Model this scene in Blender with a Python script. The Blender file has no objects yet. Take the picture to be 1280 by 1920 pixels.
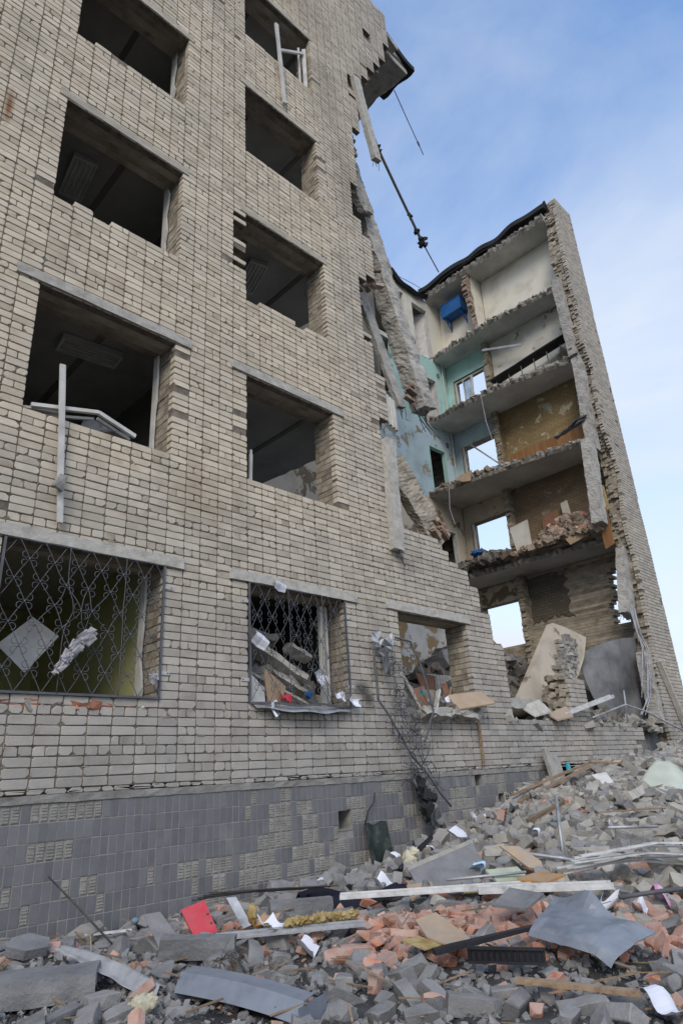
import bpy, bmesh, math, random
from mathutils import Vector, Matrix, Euler, noise
R_ = math.radians
scene = bpy.context.scene

# ------------------------------------------------------------------ camera
# world: X runs along the street front, Y goes into the building, Z is up; the front face is Y = 0
cam_data = bpy.data.cameras.new('camera')
cam_data.sensor_fit = 'VERTICAL'; cam_data.sensor_height = 36.0; cam_data.lens = 22.94
cam_data.clip_start = 0.05; cam_data.clip_end = 3000
cam = bpy.data.objects.new('camera', cam_data); scene.collection.objects.link(cam)
CAM = Vector((0, -7, 1.45))
CX = Vector((0.71817, -0.69334, -0.05922)); CDN = Vector((0.22594, 0.31283, -0.92255)); CF = Vector((0.65817, 0.64917, 0.38132))
m = Matrix((CX, -CDN, -CF)).transposed().to_4x4(); m.translation = CAM
cam.matrix_world = m
scene.camera = cam
scene.cycles.use_denoising = True; scene.cycles.denoising_prefilter = 'NONE'
def seen(p, pad=0.0):
    q = Vector(p) - CAM; d = q.dot(CF)
    if d < .1: return None
    u = q.dot(CX)/d; v = q.dot(CDN)/d
    if abs(u) < .523+pad and abs(v) < .785+pad: return d
    return None

# ------------------------------------------------------------------ sky, sun, exposure
SUN_DIR = Vector((-0.62, -0.50, 0.60)).normalized()
world = bpy.data.worlds.new('World'); scene.world = world; world.use_nodes = True
wn, wl = world.node_tree.nodes, world.node_tree.links
wn.clear()
wo = wn.new('ShaderNodeOutputWorld'); bg = wn.new('ShaderNodeBackground'); bg.inputs['Strength'].default_value = 0.15
sky = wn.new('ShaderNodeTexSky'); sky.sky_type = 'NISHITA'; sky.sun_disc = False
sky.sun_elevation = math.asin(SUN_DIR.z); sky.sun_rotation = math.atan2(SUN_DIR.x, SUN_DIR.y)
sky.air_density = 1.0; sky.dust_density = 0.6; sky.ozone_density = 2.6
tc = wn.new('ShaderNodeTexCoord')
mp = wn.new('ShaderNodeMapping'); mp.inputs['Scale'].default_value = (1.3, 1.0, 2.6); mp.inputs['Rotation'].default_value = (0.3, 0.5, 0.4)
nz = wn.new('ShaderNodeTexNoise'); nz.inputs['Scale'].default_value = 1.25; nz.inputs['Detail'].default_value = 7; nz.inputs['Roughness'].default_value = .58; nz.inputs['Distortion'].default_value = .35
rp = wn.new('ShaderNodeValToRGB'); rp.color_ramp.elements[0].position = .38; rp.color_ramp.elements[1].position = .70
rp.color_ramp.elements[0].color = (.10, .10, .10, 1); rp.color_ramp.elements[1].color = (.62, .62, .62, 1)
hsv = wn.new('ShaderNodeHueSaturation'); hsv.inputs['Saturation'].default_value = 1.18; hsv.inputs['Value'].default_value = 1.08
sp = wn.new('ShaderNodeSeparateXYZ')
hz = wn.new('ShaderNodeMapRange'); hz.inputs[1].default_value = 0.0; hz.inputs[2].default_value = .75; hz.inputs[3].default_value = .95; hz.inputs[4].default_value = 0.0
ad = wn.new('ShaderNodeMath'); ad.operation = 'ADD'; ad.use_clamp = True
mx = wn.new('ShaderNodeMixRGB'); mx.inputs[2].default_value = (2.75, 2.98, 3.32, 1)
wl.new(tc.outputs['Generated'], mp.inputs['Vector']); wl.new(mp.outputs[0], nz.inputs['Vector']); wl.new(nz.outputs['Fac'], rp.inputs[0])
wl.new(tc.outputs['Generated'], sp.inputs[0]); wl.new(sp.outputs['Z'], hz.inputs[0])
wl.new(rp.outputs[0], ad.inputs[0]); wl.new(hz.outputs[0], ad.inputs[1])
wl.new(ad.outputs[0], mx.inputs[0]); wl.new(sky.outputs[0], hsv.inputs['Color']); wl.new(hsv.outputs[0], mx.inputs[1]); wl.new(mx.outputs[0], bg.inputs['Color'])
wl.new(bg.outputs[0], wo.inputs[0])
sd = bpy.data.lights.new('sun', 'SUN'); sd.energy = 0.85; sd.angle = R_(24); sd.color = (1, .91, .78)
so = bpy.data.objects.new('sun', sd); scene.collection.objects.link(so)
so.rotation_euler = SUN_DIR.to_track_quat('Z', 'Y').to_euler(); so.location = SUN_DIR*60
vs = scene.view_settings; vs.view_transform = 'Standard'; vs.look = 'None'; vs.gamma = 1; vs.exposure = 1.0; vs.use_curve_mapping = False

# ------------------------------------------------------------------ helpers
def rnd(seed): return random.Random(seed)
def tag(o, label=None, cat=None, group=None, kind=None):
    if label: o['label'] = label
    if cat: o['category'] = cat
    if group: o['group'] = group
    if kind: o['kind'] = kind
    return o
def link(o, parent=None):
    scene.collection.objects.link(o)
    if parent is not None: o.parent = parent
    return o
def empty(name, loc, rot=(0, 0, 0)):
    o = bpy.data.objects.new(name, None); o.empty_display_size = .2
    o.location = loc; o.rotation_euler = rot
    return link(o)

def mat(name, cols, scale=3.0, rough=.85, bump=.25, bscale=45, jit=.22, metal=0.0, spec=.3, dust=0.0, dustcol=(.30, .29, .27), detail=6, nrough=.62, stretch=(1, 1, 1), ior=None):
    """noise-driven colours, a value shift for each piece, fine relief, optional settled dust"""
    M = bpy.data.materials.new(name); M.use_nodes = True
    n, l = M.node_tree.nodes, M.node_tree.links
    b = n['Principled BSDF']; b.inputs['Roughness'].default_value = rough; b.inputs['Metallic'].default_value = metal
    b.inputs['Specular IOR Level'].default_value = spec
    t = n.new('ShaderNodeTexCoord'); oi = n.new('ShaderNodeObjectInfo'); at = n.new('ShaderNodeAttribute'); at.attribute_name = 'tone'
    su = n.new('ShaderNodeMath'); su.operation = 'ADD'; l.new(oi.outputs['Random'], su.inputs[0]); l.new(at.outputs['Fac'], su.inputs[1])
    fr = n.new('ShaderNodeMath'); fr.operation = 'FRACT'; l.new(su.outputs[0], fr.inputs[0])
    mpn = n.new('ShaderNodeMapping'); mpn.inputs['Scale'].default_value = stretch; l.new(t.outputs['Object'], mpn.inputs['Vector'])
    of = n.new('ShaderNodeVectorMath'); of.operation = 'MULTIPLY_ADD'; of.inputs[1].default_value = (7.1, 3.3, 5.7)
    l.new(fr.outputs[0], of.inputs[0]); l.new(mpn.outputs[0], of.inputs[2])
    nn = n.new('ShaderNodeTexNoise'); nn.inputs['Scale'].default_value = scale; nn.inputs['Detail'].default_value = detail; nn.inputs['Roughness'].default_value = nrough
    l.new(of.outputs[0], nn.inputs['Vector'])
    r = n.new('ShaderNodeValToRGB'); e = r.color_ramp.elements
    while len(e) < len(cols): e.new(.5)
    for i, (p, c) in enumerate(cols): e[i].position = p; e[i].color = (*c, 1)
    l.new(nn.outputs['Fac'], r.inputs[0])
    hs = n.new('ShaderNodeHueSaturation'); l.new(r.outputs[0], hs.inputs['Color'])
    mr = n.new('ShaderNodeMapRange'); mr.inputs[3].default_value = 1-jit; mr.inputs[4].default_value = 1+jit; l.new(fr.outputs[0], mr.inputs[0]); l.new(mr.outputs[0], hs.inputs['Value'])
    out = hs.outputs[0]
    if dust > 0:
        g = n.new('ShaderNodeNewGeometry'); s = n.new('ShaderNodeSeparateXYZ'); l.new(g.outputs['Normal'], s.inputs[0])
        d1 = n.new('ShaderNodeMapRange'); d1.inputs[1].default_value = .1; d1.inputs[2].default_value = .8; d1.inputs[3].default_value = 0; d1.inputs[4].default_value = dust
        l.new(s.outputs['Z'], d1.inputs[0])
        n2 = n.new('ShaderNodeTexNoise'); n2.inputs['Scale'].default_value = 9; l.new(of.outputs[0], n2.inputs['Vector'])
        d2 = n.new('ShaderNodeMath'); d2.operation = 'MULTIPLY'; l.new(d1.outputs[0], d2.inputs[0])
        d3 = n.new('ShaderNodeMapRange'); d3.inputs[1].default_value = .3; d3.inputs[2].default_value = .6; l.new(n2.outputs['Fac'], d3.inputs[0]); l.new(d3.outputs[0], d2.inputs[1])
        mxd = n.new('ShaderNodeMixRGB'); mxd.inputs[2].default_value = (*dustcol, 1); l.new(d2.outputs[0], mxd.inputs[0]); l.new(out, mxd.inputs[1]); out = mxd.outputs[0]
    l.new(out, b.inputs['Base Color'])
    if bump > 0:
        nb = n.new('ShaderNodeTexNoise'); nb.inputs['Scale'].default_value = bscale; nb.inputs['Detail'].default_value = 5; nb.inputs['Roughness'].default_value = .7; l.new(of.outputs[0], nb.inputs['Vector'])
        bp = n.new('ShaderNodeBump'); bp.inputs['Strength'].default_value = bump; bp.inputs['Distance'].default_value = .02; l.new(nb.outputs['Fac'], bp.inputs['Height']); l.new(bp.outputs[0], b.inputs['Normal'])
    return M

def peel(name, paint, under, thr=.55, scale=1.6, rough=.8, grime=(.5, .46, .4), soft=.012, brick=0.0):
    """paint or plaster with flakes gone; where it is gone the coat below (or the bricks) shows, a little deeper"""
    M = bpy.data.materials.new(name); M.use_nodes = True
    n, l = M.node_tree.nodes, M.node_tree.links; b = n['Principled BSDF']; b.inputs['Roughness'].default_value = rough; b.inputs['Specular IOR Level'].default_value = .25
    t = n.new('ShaderNodeTexCoord')
    nn = n.new('ShaderNodeTexNoise'); nn.inputs['Scale'].default_value = scale; nn.inputs['Detail'].default_value = 10; nn.inputs['Roughness'].default_value = .66; nn.inputs['Distortion'].default_value = .25
    l.new(t.outputs['Object'], nn.inputs['Vector'])
    mr = n.new('ShaderNodeMapRange'); mr.inputs[1].default_value = thr-soft; mr.inputs[2].default_value = thr+soft; l.new(nn.outputs['Fac'], mr.inputs[0])
    n2 = n.new('ShaderNodeTexNoise'); n2.inputs['Scale'].default_value = 1.3; n2.inputs['Detail'].default_value = 8; l.new(t.outputs['Object'], n2.inputs['Vector'])
    g = n.new('ShaderNodeMixRGB'); g.blend_type = 'MULTIPLY'; g.inputs[1].default_value = (*paint, 1)
    r = n.new('ShaderNodeValToRGB'); r.color_ramp.elements[0].position = .32; r.color_ramp.elements[0].color = (*grime, 1); r.color_ramp.elements[1].position = .52; r.color_ramp.elements[1].color = (1, 1, 1, 1)
    l.new(n2.outputs['Fac'], r.inputs[0]); g.inputs[0].default_value = .45; l.new(r.outputs[0], g.inputs[2])
    u = n.new('ShaderNodeMixRGB'); u.inputs[1].default_value = (*under, 1); u.inputs[2].default_value = tuple(c*.55 for c in under)+(1,); l.new(n2.outputs['Fac'], u.inputs[0])
    uo = u.outputs[0]; hsrc = None
    if brick > 0:
        cx = n.new('ShaderNodeSeparateXYZ'); l.new(t.outputs['Object'], cx.inputs[0])
        s2 = n.new('ShaderNodeMath'); s2.operation = 'ADD'; l.new(cx.outputs['X'], s2.inputs[0]); l.new(cx.outputs['Y'], s2.inputs[1])
        cb = n.new('ShaderNodeCombineXYZ'); l.new(s2.outputs[0], cb.inputs['X']); l.new(cx.outputs['Z'], cb.inputs['Y'])
        bt = n.new('ShaderNodeTexBrick'); bt.inputs['Scale'].default_value = 1; bt.inputs['Brick Width'].default_value = .262; bt.inputs['Row Height'].default_value = .0994; bt.inputs['Mortar Size'].default_value = .008; bt.inputs['Mortar Smooth'].default_value = .3
        bt.inputs['Color1'].default_value = (1, 1, 1, 1); bt.inputs['Color2'].default_value = (.78, .74, .68, 1); bt.inputs['Mortar'].default_value = (.5, .47, .43, 1)
        l.new(cb.outputs[0], bt.inputs['Vector'])
        um = n.new('ShaderNodeMixRGB'); um.blend_type = 'MULTIPLY'; um.inputs[0].default_value = brick; l.new(uo, um.inputs[1]); l.new(bt.outputs['Color'], um.inputs[2]); uo = um.outputs[0]; hsrc = bt.outputs['Fac']
    f = n.new('ShaderNodeMixRGB'); l.new(mr.outputs[0], f.inputs[0]); l.new(g.outputs[0], f.inputs[1]); l.new(uo, f.inputs[2]); l.new(f.outputs[0], b.inputs['Base Color'])
    bp = n.new('ShaderNodeBump'); bp.inputs['Strength'].default_value = .6; bp.inputs['Distance'].default_value = .02; bp.invert = True
    if hsrc:
        a = n.new('ShaderNodeMath'); a.operation = 'MULTIPLY_ADD'; l.new(hsrc, a.inputs[0]); l.new(mr.outputs[0], a.inputs[1]); l.new(mr.outputs[0], a.inputs[2]); l.new(a.outputs[0], bp.inputs['Height'])
    else: l.new(mr.outputs[0], bp.inputs['Height'])
    l.new(bp.outputs[0], b.inputs['Normal'])
    return M

class MB:
    """collects faces; build() links them as ONE mesh object"""
    def __init__(s): s.v = []; s.f = []; s.t = []
    def add(s, vs, fs, tone=0.0):
        k = len(s.v); s.v.extend(vs); s.t.extend([tone]*len(vs)); s.f.extend([tuple(i+k for i in f) for f in fs])
    def box(s, x0, x1, y0, y1, z0, z1, tone=0.0):
        s.add([(x0,y0,z0),(x1,y0,z0),(x1,y1,z0),(x0,y1,z0),(x0,y0,z1),(x1,y0,z1),(x1,y1,z1),(x0,y1,z1)],
              [(0,3,2,1),(4,5,6,7),(0,1,5,4),(1,2,6,5),(2,3,7,6),(3,0,4,7)], tone)
    def obox(s, c, size, rot=None, tone=0.0, jit=0.0, rg=None):
        """a box turned by a Matrix or Euler, its corners shifted a little when jit > 0"""
        if rot is None: rot = Matrix.Identity(3)
        elif not isinstance(rot, Matrix): rot = Euler(rot).to_matrix()
        c = Vector(c); hx, hy, hz_ = (a/2 for a in size); vs = []
        for sz in (-1, 1):
            for sx, sy in ((-1,-1),(1,-1),(1,1),(-1,1)):
                p = Vector((sx*hx, sy*hy, sz*hz_))
                if jit: p += Vector((rg.uniform(-jit, jit), rg.uniform(-jit, jit), rg.uniform(-jit, jit)))
                vs.append(tuple(c+rot@p))
        s.add(vs, [(0,3,2,1),(4,5,6,7),(0,1,5,4),(1,2,6,5),(2,3,7,6),(3,0,4,7)], tone)
    def bar(s, p, q, w, h, up=(0, 0, 1), tone=0.0, seg=1, rough=0.0, rg=None, sub=1):
        """a bar of section w x h from p to q; rough shifts the rings for broken concrete or timber"""
        p, q = Vector(p), Vector(q); d = (q-p).normalized(); up = Vector(up)
        a = d.cross(up)
        if a.length < 1e-3: a = d.cross(Vector((1, 0, 0)))
        a.normalize(); b_ = a.cross(d)
        ring = [(-1,-1),(1,-1),(1,1),(-1,1)]
        if sub > 1:
            rr = []
            for i in range(4):
                (x0, y0), (x1, y1) = ring[i], ring[(i+1) % 4]
                for k in range(sub): rr.append((x0+(x1-x0)*k/sub, y0+(y1-y0)*k/sub))
            ring = rr
        N = len(ring); vs = []
        for i in range(seg+1):
            c = p.lerp(q, i/seg)
            for (x, y) in ring:
                o = c+a*(x*w/2)+b_*(y*h/2)
                if rough:
                    k = rough*(1.8 if i in (0, seg) else 1)
                    o += a*rg.uniform(-k, k)+b_*rg.uniform(-k, k)+d*rg.uniform(-k, k)
                vs.append(tuple(o))
        fs = []
        for i in range(seg):
            for k in range(N): fs.append((i*N+k, i*N+(k+1) % N, (i+1)*N+(k+1) % N, (i+1)*N+k))
        fs.append(tuple(range(N-1, -1, -1))); fs.append(tuple(seg*N+k for k in range(N)))
        s.add(vs, fs, tone)
    def tube(s, pts, r, n=6, tone=0.0, taper=None):
        pts = [Vector(p) for p in pts]; vs = []; fs = []; last = None
        for i, p in enumerate(pts):
            d = (pts[min(i+1, len(pts)-1)]-pts[max(i-1, 0)])
            if d.length < 1e-6: d = Vector((0, 0, 1))
            d.normalize()
            if last is None:
                a = d.cross(Vector((0, 0, 1)))
                if a.length < 1e-3: a = d.cross(Vector((1, 0, 0)))
            else: a = last-d*last.dot(d)
            a.normalize(); last = a; b_ = d.cross(a)
            rr = r if taper is None else r*(1+(taper-1)*i/max(1, len(pts)-1))
            for k in range(n):
                t = 2*math.pi*k/n; vs.append(tuple(p+a*(math.cos(t)*rr)+b_*(math.sin(t)*rr)))
        for i in range(len(pts)-1):
            for k in range(n): fs.append((i*n+k, i*n+(k+1) % n, (i+1)*n+(k+1) % n, (i+1)*n+k))
        fs.append(tuple(range(n-1, -1, -1))); fs.append(tuple((len(pts)-1)*n+k for k in range(n)))
        s.add(vs, fs, tone)
    def plate(s, poly, thick, nrm=None, tone=0.0):
        """a flat polygon of 3-D points given a thickness along its normal"""
        P = [Vector(p) for p in poly]
        if nrm is None: nrm = (P[1]-P[0]).cross(P[2]-P[0])
        nrm = Vector(nrm).normalized()*thick; N = len(P)
        vs = [tuple(p) for p in P]+[tuple(p+nrm) for p in P]
        fs = [tuple(range(N-1, -1, -1)), tuple(range(N, 2*N))]+[(i, (i+1) % N, N+(i+1) % N, N+i) for i in range(N)]
        s.add(vs, fs, tone)
    def sheet(s, fn, nu, nv, thick, tone=0.0):
        """a curved sheet fn(u,v) -> point, with a real thickness"""
        g = [[Vector(fn(i/nu, j/nv)) for j in range(nv+1)] for i in range(nu+1)]
        top = []; bot = []
        for i in range(nu+1):
            for j in range(nv+1):
                du = g[min(i+1, nu)][j]-g[max(i-1, 0)][j]; dv = g[i][min(j+1, nv)]-g[i][max(j-1, 0)]
                k = du.cross(dv)
                k = k.normalized()*thick if k.length > 1e-9 else Vector((0, 0, thick))
                top.append(tuple(g[i][j])); bot.append(tuple(g[i][j]-k))
        W = nv+1; n = len(top); fs = []
        for i in range(nu):
            for j in range(nv):
                a, b_, c, d = i*W+j, (i+1)*W+j, (i+1)*W+j+1, i*W+j+1
                fs.append((a, b_, c, d)); fs.append((n+d, n+c, n+b_, n+a))
        for i in range(nu):
            fs.append((i*W, n+i*W, n+(i+1)*W, (i+1)*W)); a = i*W+nv; c = (i+1)*W+nv; fs.append((a, c, n+c, n+a))
        for j in range(nv):
            fs.append((j, j+1, n+j+1, n+j)); a = nu*W+j; fs.append((a, n+a, n+a+1, a+1))
        s.add(top+bot, fs, tone)
    def mesh(s, name, M, smooth=False):
        me = bpy.data.meshes.new(name); me.from_pydata(s.v, [], s.f)
        at = me.attributes.new('tone', 'FLOAT', 'POINT'); at.data.foreach_set('value', s.t)
        if M: me.materials.append(M)
        if smooth: me.polygons.foreach_set('use_smooth', [True]*len(me.polygons))
        me.validate(); me.update()
        return me
    def build(s, name, M, parent=None, smooth=False, kind=None, at=None, recalc=False):
        me = s.mesh(name, M, smooth)
        if recalc:
            bm = bmesh.new(); bm.from_mesh(me); bmesh.ops.recalc_face_normals(bm, faces=bm.faces); bm.to_mesh(me); bm.free()
        o = bpy.data.objects.new(name, me); link(o, parent)
        if parent is not None and at is None: o.location = -ROOT.get(parent.name, Vector((0, 0, 0)))
        if at is not None: o.location = at
        if kind: o['kind'] = kind
        return o
ROOT = {}        # where a parent stands, so that parts built in world coordinates keep their place
def lerp_tab(tab, z):
    if z <= tab[0][0]: return tab[0][1]
    for (a, x), (b_, y) in zip(tab, tab[1:]):
        if z <= b_: return x+(y-x)*(z-a)/(b_-a) if b_ > a else y
    return tab[-1][1]

# ------------------------------------------------------------------ materials
def brick_material():
    M = mat('silicate_brick', [(.28, (.42, .345, .245)), (.43, (.57, .485, .365)), (.6, (.65, .57, .445)), (.78, (.50, .415, .30))], scale=2.2, rough=.9, bump=.35, bscale=60, jit=.12)
    n, l = M.node_tree.nodes, M.node_tree.links; b = n['Principled BSDF']
    src = b.inputs['Base Color'].links[0].from_socket
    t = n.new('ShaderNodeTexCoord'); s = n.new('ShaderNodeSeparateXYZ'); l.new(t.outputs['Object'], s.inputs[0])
    # lower storey: greyer coat and dust plus painted-in dimmer skylight; large weathered areas elsewhere
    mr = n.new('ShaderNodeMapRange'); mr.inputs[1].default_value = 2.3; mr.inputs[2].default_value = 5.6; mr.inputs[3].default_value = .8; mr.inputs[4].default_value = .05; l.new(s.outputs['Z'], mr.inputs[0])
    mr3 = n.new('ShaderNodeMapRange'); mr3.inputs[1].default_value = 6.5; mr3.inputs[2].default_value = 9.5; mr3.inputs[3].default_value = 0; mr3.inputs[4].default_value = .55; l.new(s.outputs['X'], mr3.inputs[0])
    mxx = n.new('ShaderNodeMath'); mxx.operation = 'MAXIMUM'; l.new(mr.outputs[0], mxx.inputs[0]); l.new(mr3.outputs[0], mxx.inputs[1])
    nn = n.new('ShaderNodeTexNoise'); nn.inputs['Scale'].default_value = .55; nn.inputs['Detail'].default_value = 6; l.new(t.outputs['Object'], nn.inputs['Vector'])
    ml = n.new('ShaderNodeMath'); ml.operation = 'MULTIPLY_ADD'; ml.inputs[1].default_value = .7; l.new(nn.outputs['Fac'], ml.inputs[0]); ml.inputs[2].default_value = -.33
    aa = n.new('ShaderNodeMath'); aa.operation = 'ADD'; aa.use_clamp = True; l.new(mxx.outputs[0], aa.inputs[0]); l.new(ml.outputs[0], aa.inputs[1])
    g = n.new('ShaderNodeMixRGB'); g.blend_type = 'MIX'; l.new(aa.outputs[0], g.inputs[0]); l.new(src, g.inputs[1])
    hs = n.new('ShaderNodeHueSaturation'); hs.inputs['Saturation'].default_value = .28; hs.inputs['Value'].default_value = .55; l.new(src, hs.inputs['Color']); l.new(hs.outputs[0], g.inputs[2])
    # soot blots
    n3 = n.new('ShaderNodeTexNoise'); n3.inputs['Scale'].default_value = 1.1; n3.inputs['Detail'].default_value = 9; n3.inputs['Roughness'].default_value = .68; l.new(t.outputs['Object'], n3.inputs['Vector'])
    m3 = n.new('ShaderNodeMapRange'); m3.inputs[1].default_value = .54; m3.inputs[2].default_value = .76; m3.inputs[3].default_value = 0; m3.inputs[4].default_value = .5; l.new(n3.outputs['Fac'], m3.inputs[0])
    g2 = n.new('ShaderNodeMixRGB'); g2.blend_type = 'MULTIPLY'; g2.inputs[2].default_value = (.5, .48, .46, 1); l.new(m3.outputs[0], g2.inputs[0]); l.new(g.outputs[0], g2.inputs[1])
    # scorch mark beside the barred window and rust run
    last = g2.outputs[0]
    for (cx, cz, sx, sz, col, k) in ((7.28, 2.72, .16, .10, (.12, .12, .12), .9), (7.42, 2.58, .12, .13, (.12, .12, .12), .8), (1.32, 10.0, .05, .28, (.35, .16, .07), .9), (7.5, 15.9, .45, .9, (.62, .61, .62), .6), (7.9, 13.6, .35, 1.1, (.66, .65, .66), .7), (6.9, 18.6, .8, .7, (.7, .69, .68), .7), (4.4, 5.1, .5, .35, (.78, .74, .66), .7)):
        vm = n.new('ShaderNodeVectorMath'); vm.operation = 'SUBTRACT'; vm.inputs[1].default_value = (cx, 0, cz); l.new(t.outputs['Object'], vm.inputs[0])
        v2 = n.new('ShaderNodeVectorMath'); v2.operation = 'MULTIPLY'; v2.inputs[1].default_value = (1/sx, 0, 1/sz); l.new(vm.outputs[0], v2.inputs[0])
        ln = n.new('ShaderNodeVectorMath'); ln.operation = 'LENGTH'; l.new(v2.outputs[0], ln.inputs[0])
        q = n.new('ShaderNodeMapRange'); q.inputs[1].default_value = 1.5; q.inputs[2].default_value = .3; q.inputs[3].default_value = 0; q.inputs[4].default_value = k; l.new(ln.outputs['Value'], q.inputs[0])
        mm = n.new('ShaderNodeMixRGB'); mm.blend_type = 'MULTIPLY'; mm.inputs[2].default_value = (*col, 1); l.new(q.outputs[0], mm.inputs[0]); l.new(last, mm.inputs[1]); last = mm.outputs[0]
    l.new(last, b.inputs['Base Color'])
    return M
M = {}
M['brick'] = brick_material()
M['mortar'] = mat('mortar', [(.3, (.10, .084, .066)), (.5, (.19, .163, .128)), (.7, (.30, .262, .207))], scale=7, rough=.95, bump=.8, bscale=70, jit=.05)
M['inner_brick'] = mat('broken_brick_core', [(.3, (.20, .165, .12)), (.5, (.34, .295, .23)), (.68, (.43, .385, .31))], scale=3, rough=.95, bump=.7, bscale=50, jit=.25)
M['lintel'] = mat('precast_concrete', [(.3, (.36, .335, .29)), (.5, (.47, .445, .395)), (.7, (.56, .535, .48))], scale=9, rough=.9, bump=.5, bscale=70, jit=.08)
M['concrete'] = mat('rough_concrete', [(.3, (.21, .193, .168)), (.45, (.36, .34, .305)), (.7, (.48, .455, .41))], scale=4, rough=.92, bump=1.0, bscale=22, jit=.12)
M['ceiling'] = mat('ceiling_whitewash', [(.3, (.36, .35, .32)), (.55, (.54, .53, .49)), (.7, (.64, .62, .57))], scale=.8, rough=.9, bump=.15, jit=.05)
M['room_ceiling'] = mat('darkened_ceiling', [(.3, (.27, .262, .245)), (.6, (.42, .41, .385))], scale=.8, rough=.95, bump=.15, jit=.05)  # whitewash made darker to paint the shade deep inside the rooms
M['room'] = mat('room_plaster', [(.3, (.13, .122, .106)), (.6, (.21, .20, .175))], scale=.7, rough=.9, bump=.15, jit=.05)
M['olive'] = mat('olive_wall_paint', [(.3, (.40, .40, .17)), (.6, (.52, .51, .25))], scale=.9, rough=.8, bump=.1, jit=.05)
M['tile'] = mat('glazed_plinth_tile', [(.3, (.12, .12, .13)), (.5, (.155, .153, .162)), (.7, (.195, .19, .193))], scale=1.6, rough=.5, bump=.12, bscale=30, jit=.06, spec=.4)
M['bed'] = mat('tile_bedding_mortar', [(.3, (.19, .18, .163)), (.5, (.27, .258, .235)), (.7, (.35, .335, .305))], scale=6, rough=.95, bump=.6, bscale=60, jit=.1)
M['steel'] = mat('grey_painted_steel', [(.3, (.065, .067, .075)), (.6, (.115, .118, .128))], scale=6, rough=.6, bump=.15, jit=.08, spec=.4)
M['bracket'] = mat('pale_bracket_paint', [(.3, (.42, .41, .39)), (.7, (.52, .51, .49))], scale=8, rough=.7, bump=.1, jit=.05)
M['dark_steel'] = mat('sooty_steel', [(.3, (.03, .03, .03)), (.6, (.075, .07, .065)), (.75, (.12, .085, .06))], scale=8, rough=.75, bump=.3, jit=.2)
M['galv'] = mat('galvanised_sheet', [(.28, (.16, .155, .15)), (.42, (.34, .345, .35)), (.6, (.46, .465, .475)), (.8, (.34, .335, .32))], scale=6, rough=.5, bump=.2, metal=.4, jit=.08)
M['pvc'] = mat('white_plastic_profile', [(.28, (.30, .29, .27)), (.42, (.54, .53, .51)), (.6, (.68, .68, .66))], scale=7, rough=.5, bump=.1, jit=.06, dust=.4, dustcol=(.42, .41, .39))
M['white'] = mat('dirty_white_paint', [(.3, (.46, .44, .40)), (.6, (.62, .61, .57))], scale=4, rough=.7, bump=.2, jit=.06)
M['felt'] = mat('roofing_felt', [(.3, (.012, .012, .013)), (.7, (.035, .034, .033))], scale=3, rough=.8, bump=.5, jit=.1)
M['wood'] = mat('raw_timber', [(.3, (.17, .11, .065)), (.6, (.30, .21, .13))], scale=3, rough=.85, bump=.3, jit=.25, stretch=(1, 6, 6), dust=.3)
M['ply'] = mat('tan_board', [(.3, (.36, .25, .155)), (.6, (.47, .34, .22))], scale=3, rough=.75, bump=.15, jit=.12, dust=.55, dustcol=(.33, .31, .28))
M['brown'] = mat('brown_fibreboard', [(.3, (.16, .085, .055)), (.6, (.24, .13, .085))], scale=3, rough=.75, bump=.15, jit=.15, dust=.55, dustcol=(.33, .31, .28))
M['paper'] = mat('paper', [(.3, (.62, .63, .68)), (.6, (.74, .75, .80))], scale=5, rough=.9, bump=.05, jit=.05)
M['blue'] = mat('blue_enamel', [(.3, (.012, .075, .24)), (.6, (.02, .12, .34))], scale=2, rough=.45, bump=.1, jit=.05)
M['cloth'] = mat('pale_rag', [(.3, (.26, .25, .26)), (.6, (.42, .41, .42))], scale=7, rough=.95, bump=.3, jit=.05)
M['glass'] = mat('dusty_glass', [(.3, (.35, .4, .42)), (.6, (.55, .6, .62))], scale=2, rough=.15, bump=.0, jit=.02, spec=.5)
g_ = M['glass'].node_tree.nodes['Principled BSDF']; g_.inputs['Transmission Weight'].default_value = .85; g_.inputs['IOR'].default_value = 1.02
# ------------------------------------------------------------------ the building: levels and outlines
COURSE = .0994; Z0 = 1.555; STOREY = 3.38
CEIL = [4.40+STOREY*k for k in range(5)]+[21.2]        # undersides of the slabs
SLAB = .20
LINT = [4.06+STOREY*k for k in range(6)]               # undersides of the window lintels
WINX = [(-1.13, .76), (2.03, 3.92), (5.19, 7.03), (8.29, 10.22), (11.39, 13.3), (14.55, 18.1)]
SILL = [2.40]+[5.62+STOREY*k for k in range(5)]
XBR = [-2.4, -1.13, .76, 2.03, 3.92, 5.19, 7.03, 8.29, 10.22, 11.39, 13.3, 14.55, 16.4, 21.9]
XCNT = [5, 7, 5, 7, 5, 7, 5, 7, 4, 7, 5, 7, 21]
BREAK = [(2.36, 11.39), (2.45, 11.36), (3.65, 11.3), (3.94, 11.12), (4.54, 10.85), (5.0, 10.55), (5.2, 10.1), (5.45, 9.85), (5.6, 9.5), (5.68, 8.5), (6.9, 8.5), (7.5, 8.35), (7.8, 8.45),
         (8.7, 8.62), (9.04, 8.26), (10.1, 8.07), (11.04, 8.15), (11.5, 8.6), (12.2, 8.6), (13.1, 7.98), (14.7, 8.33), (16.3, 8.49), (17.6, 8.4), (17.75, 8.6), (18.2, 9.0), (18.7, 9.2), (19.3, 9.6), (19.8, 9.85), (20.7, 10.08), (22.2, 10.3)]
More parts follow.
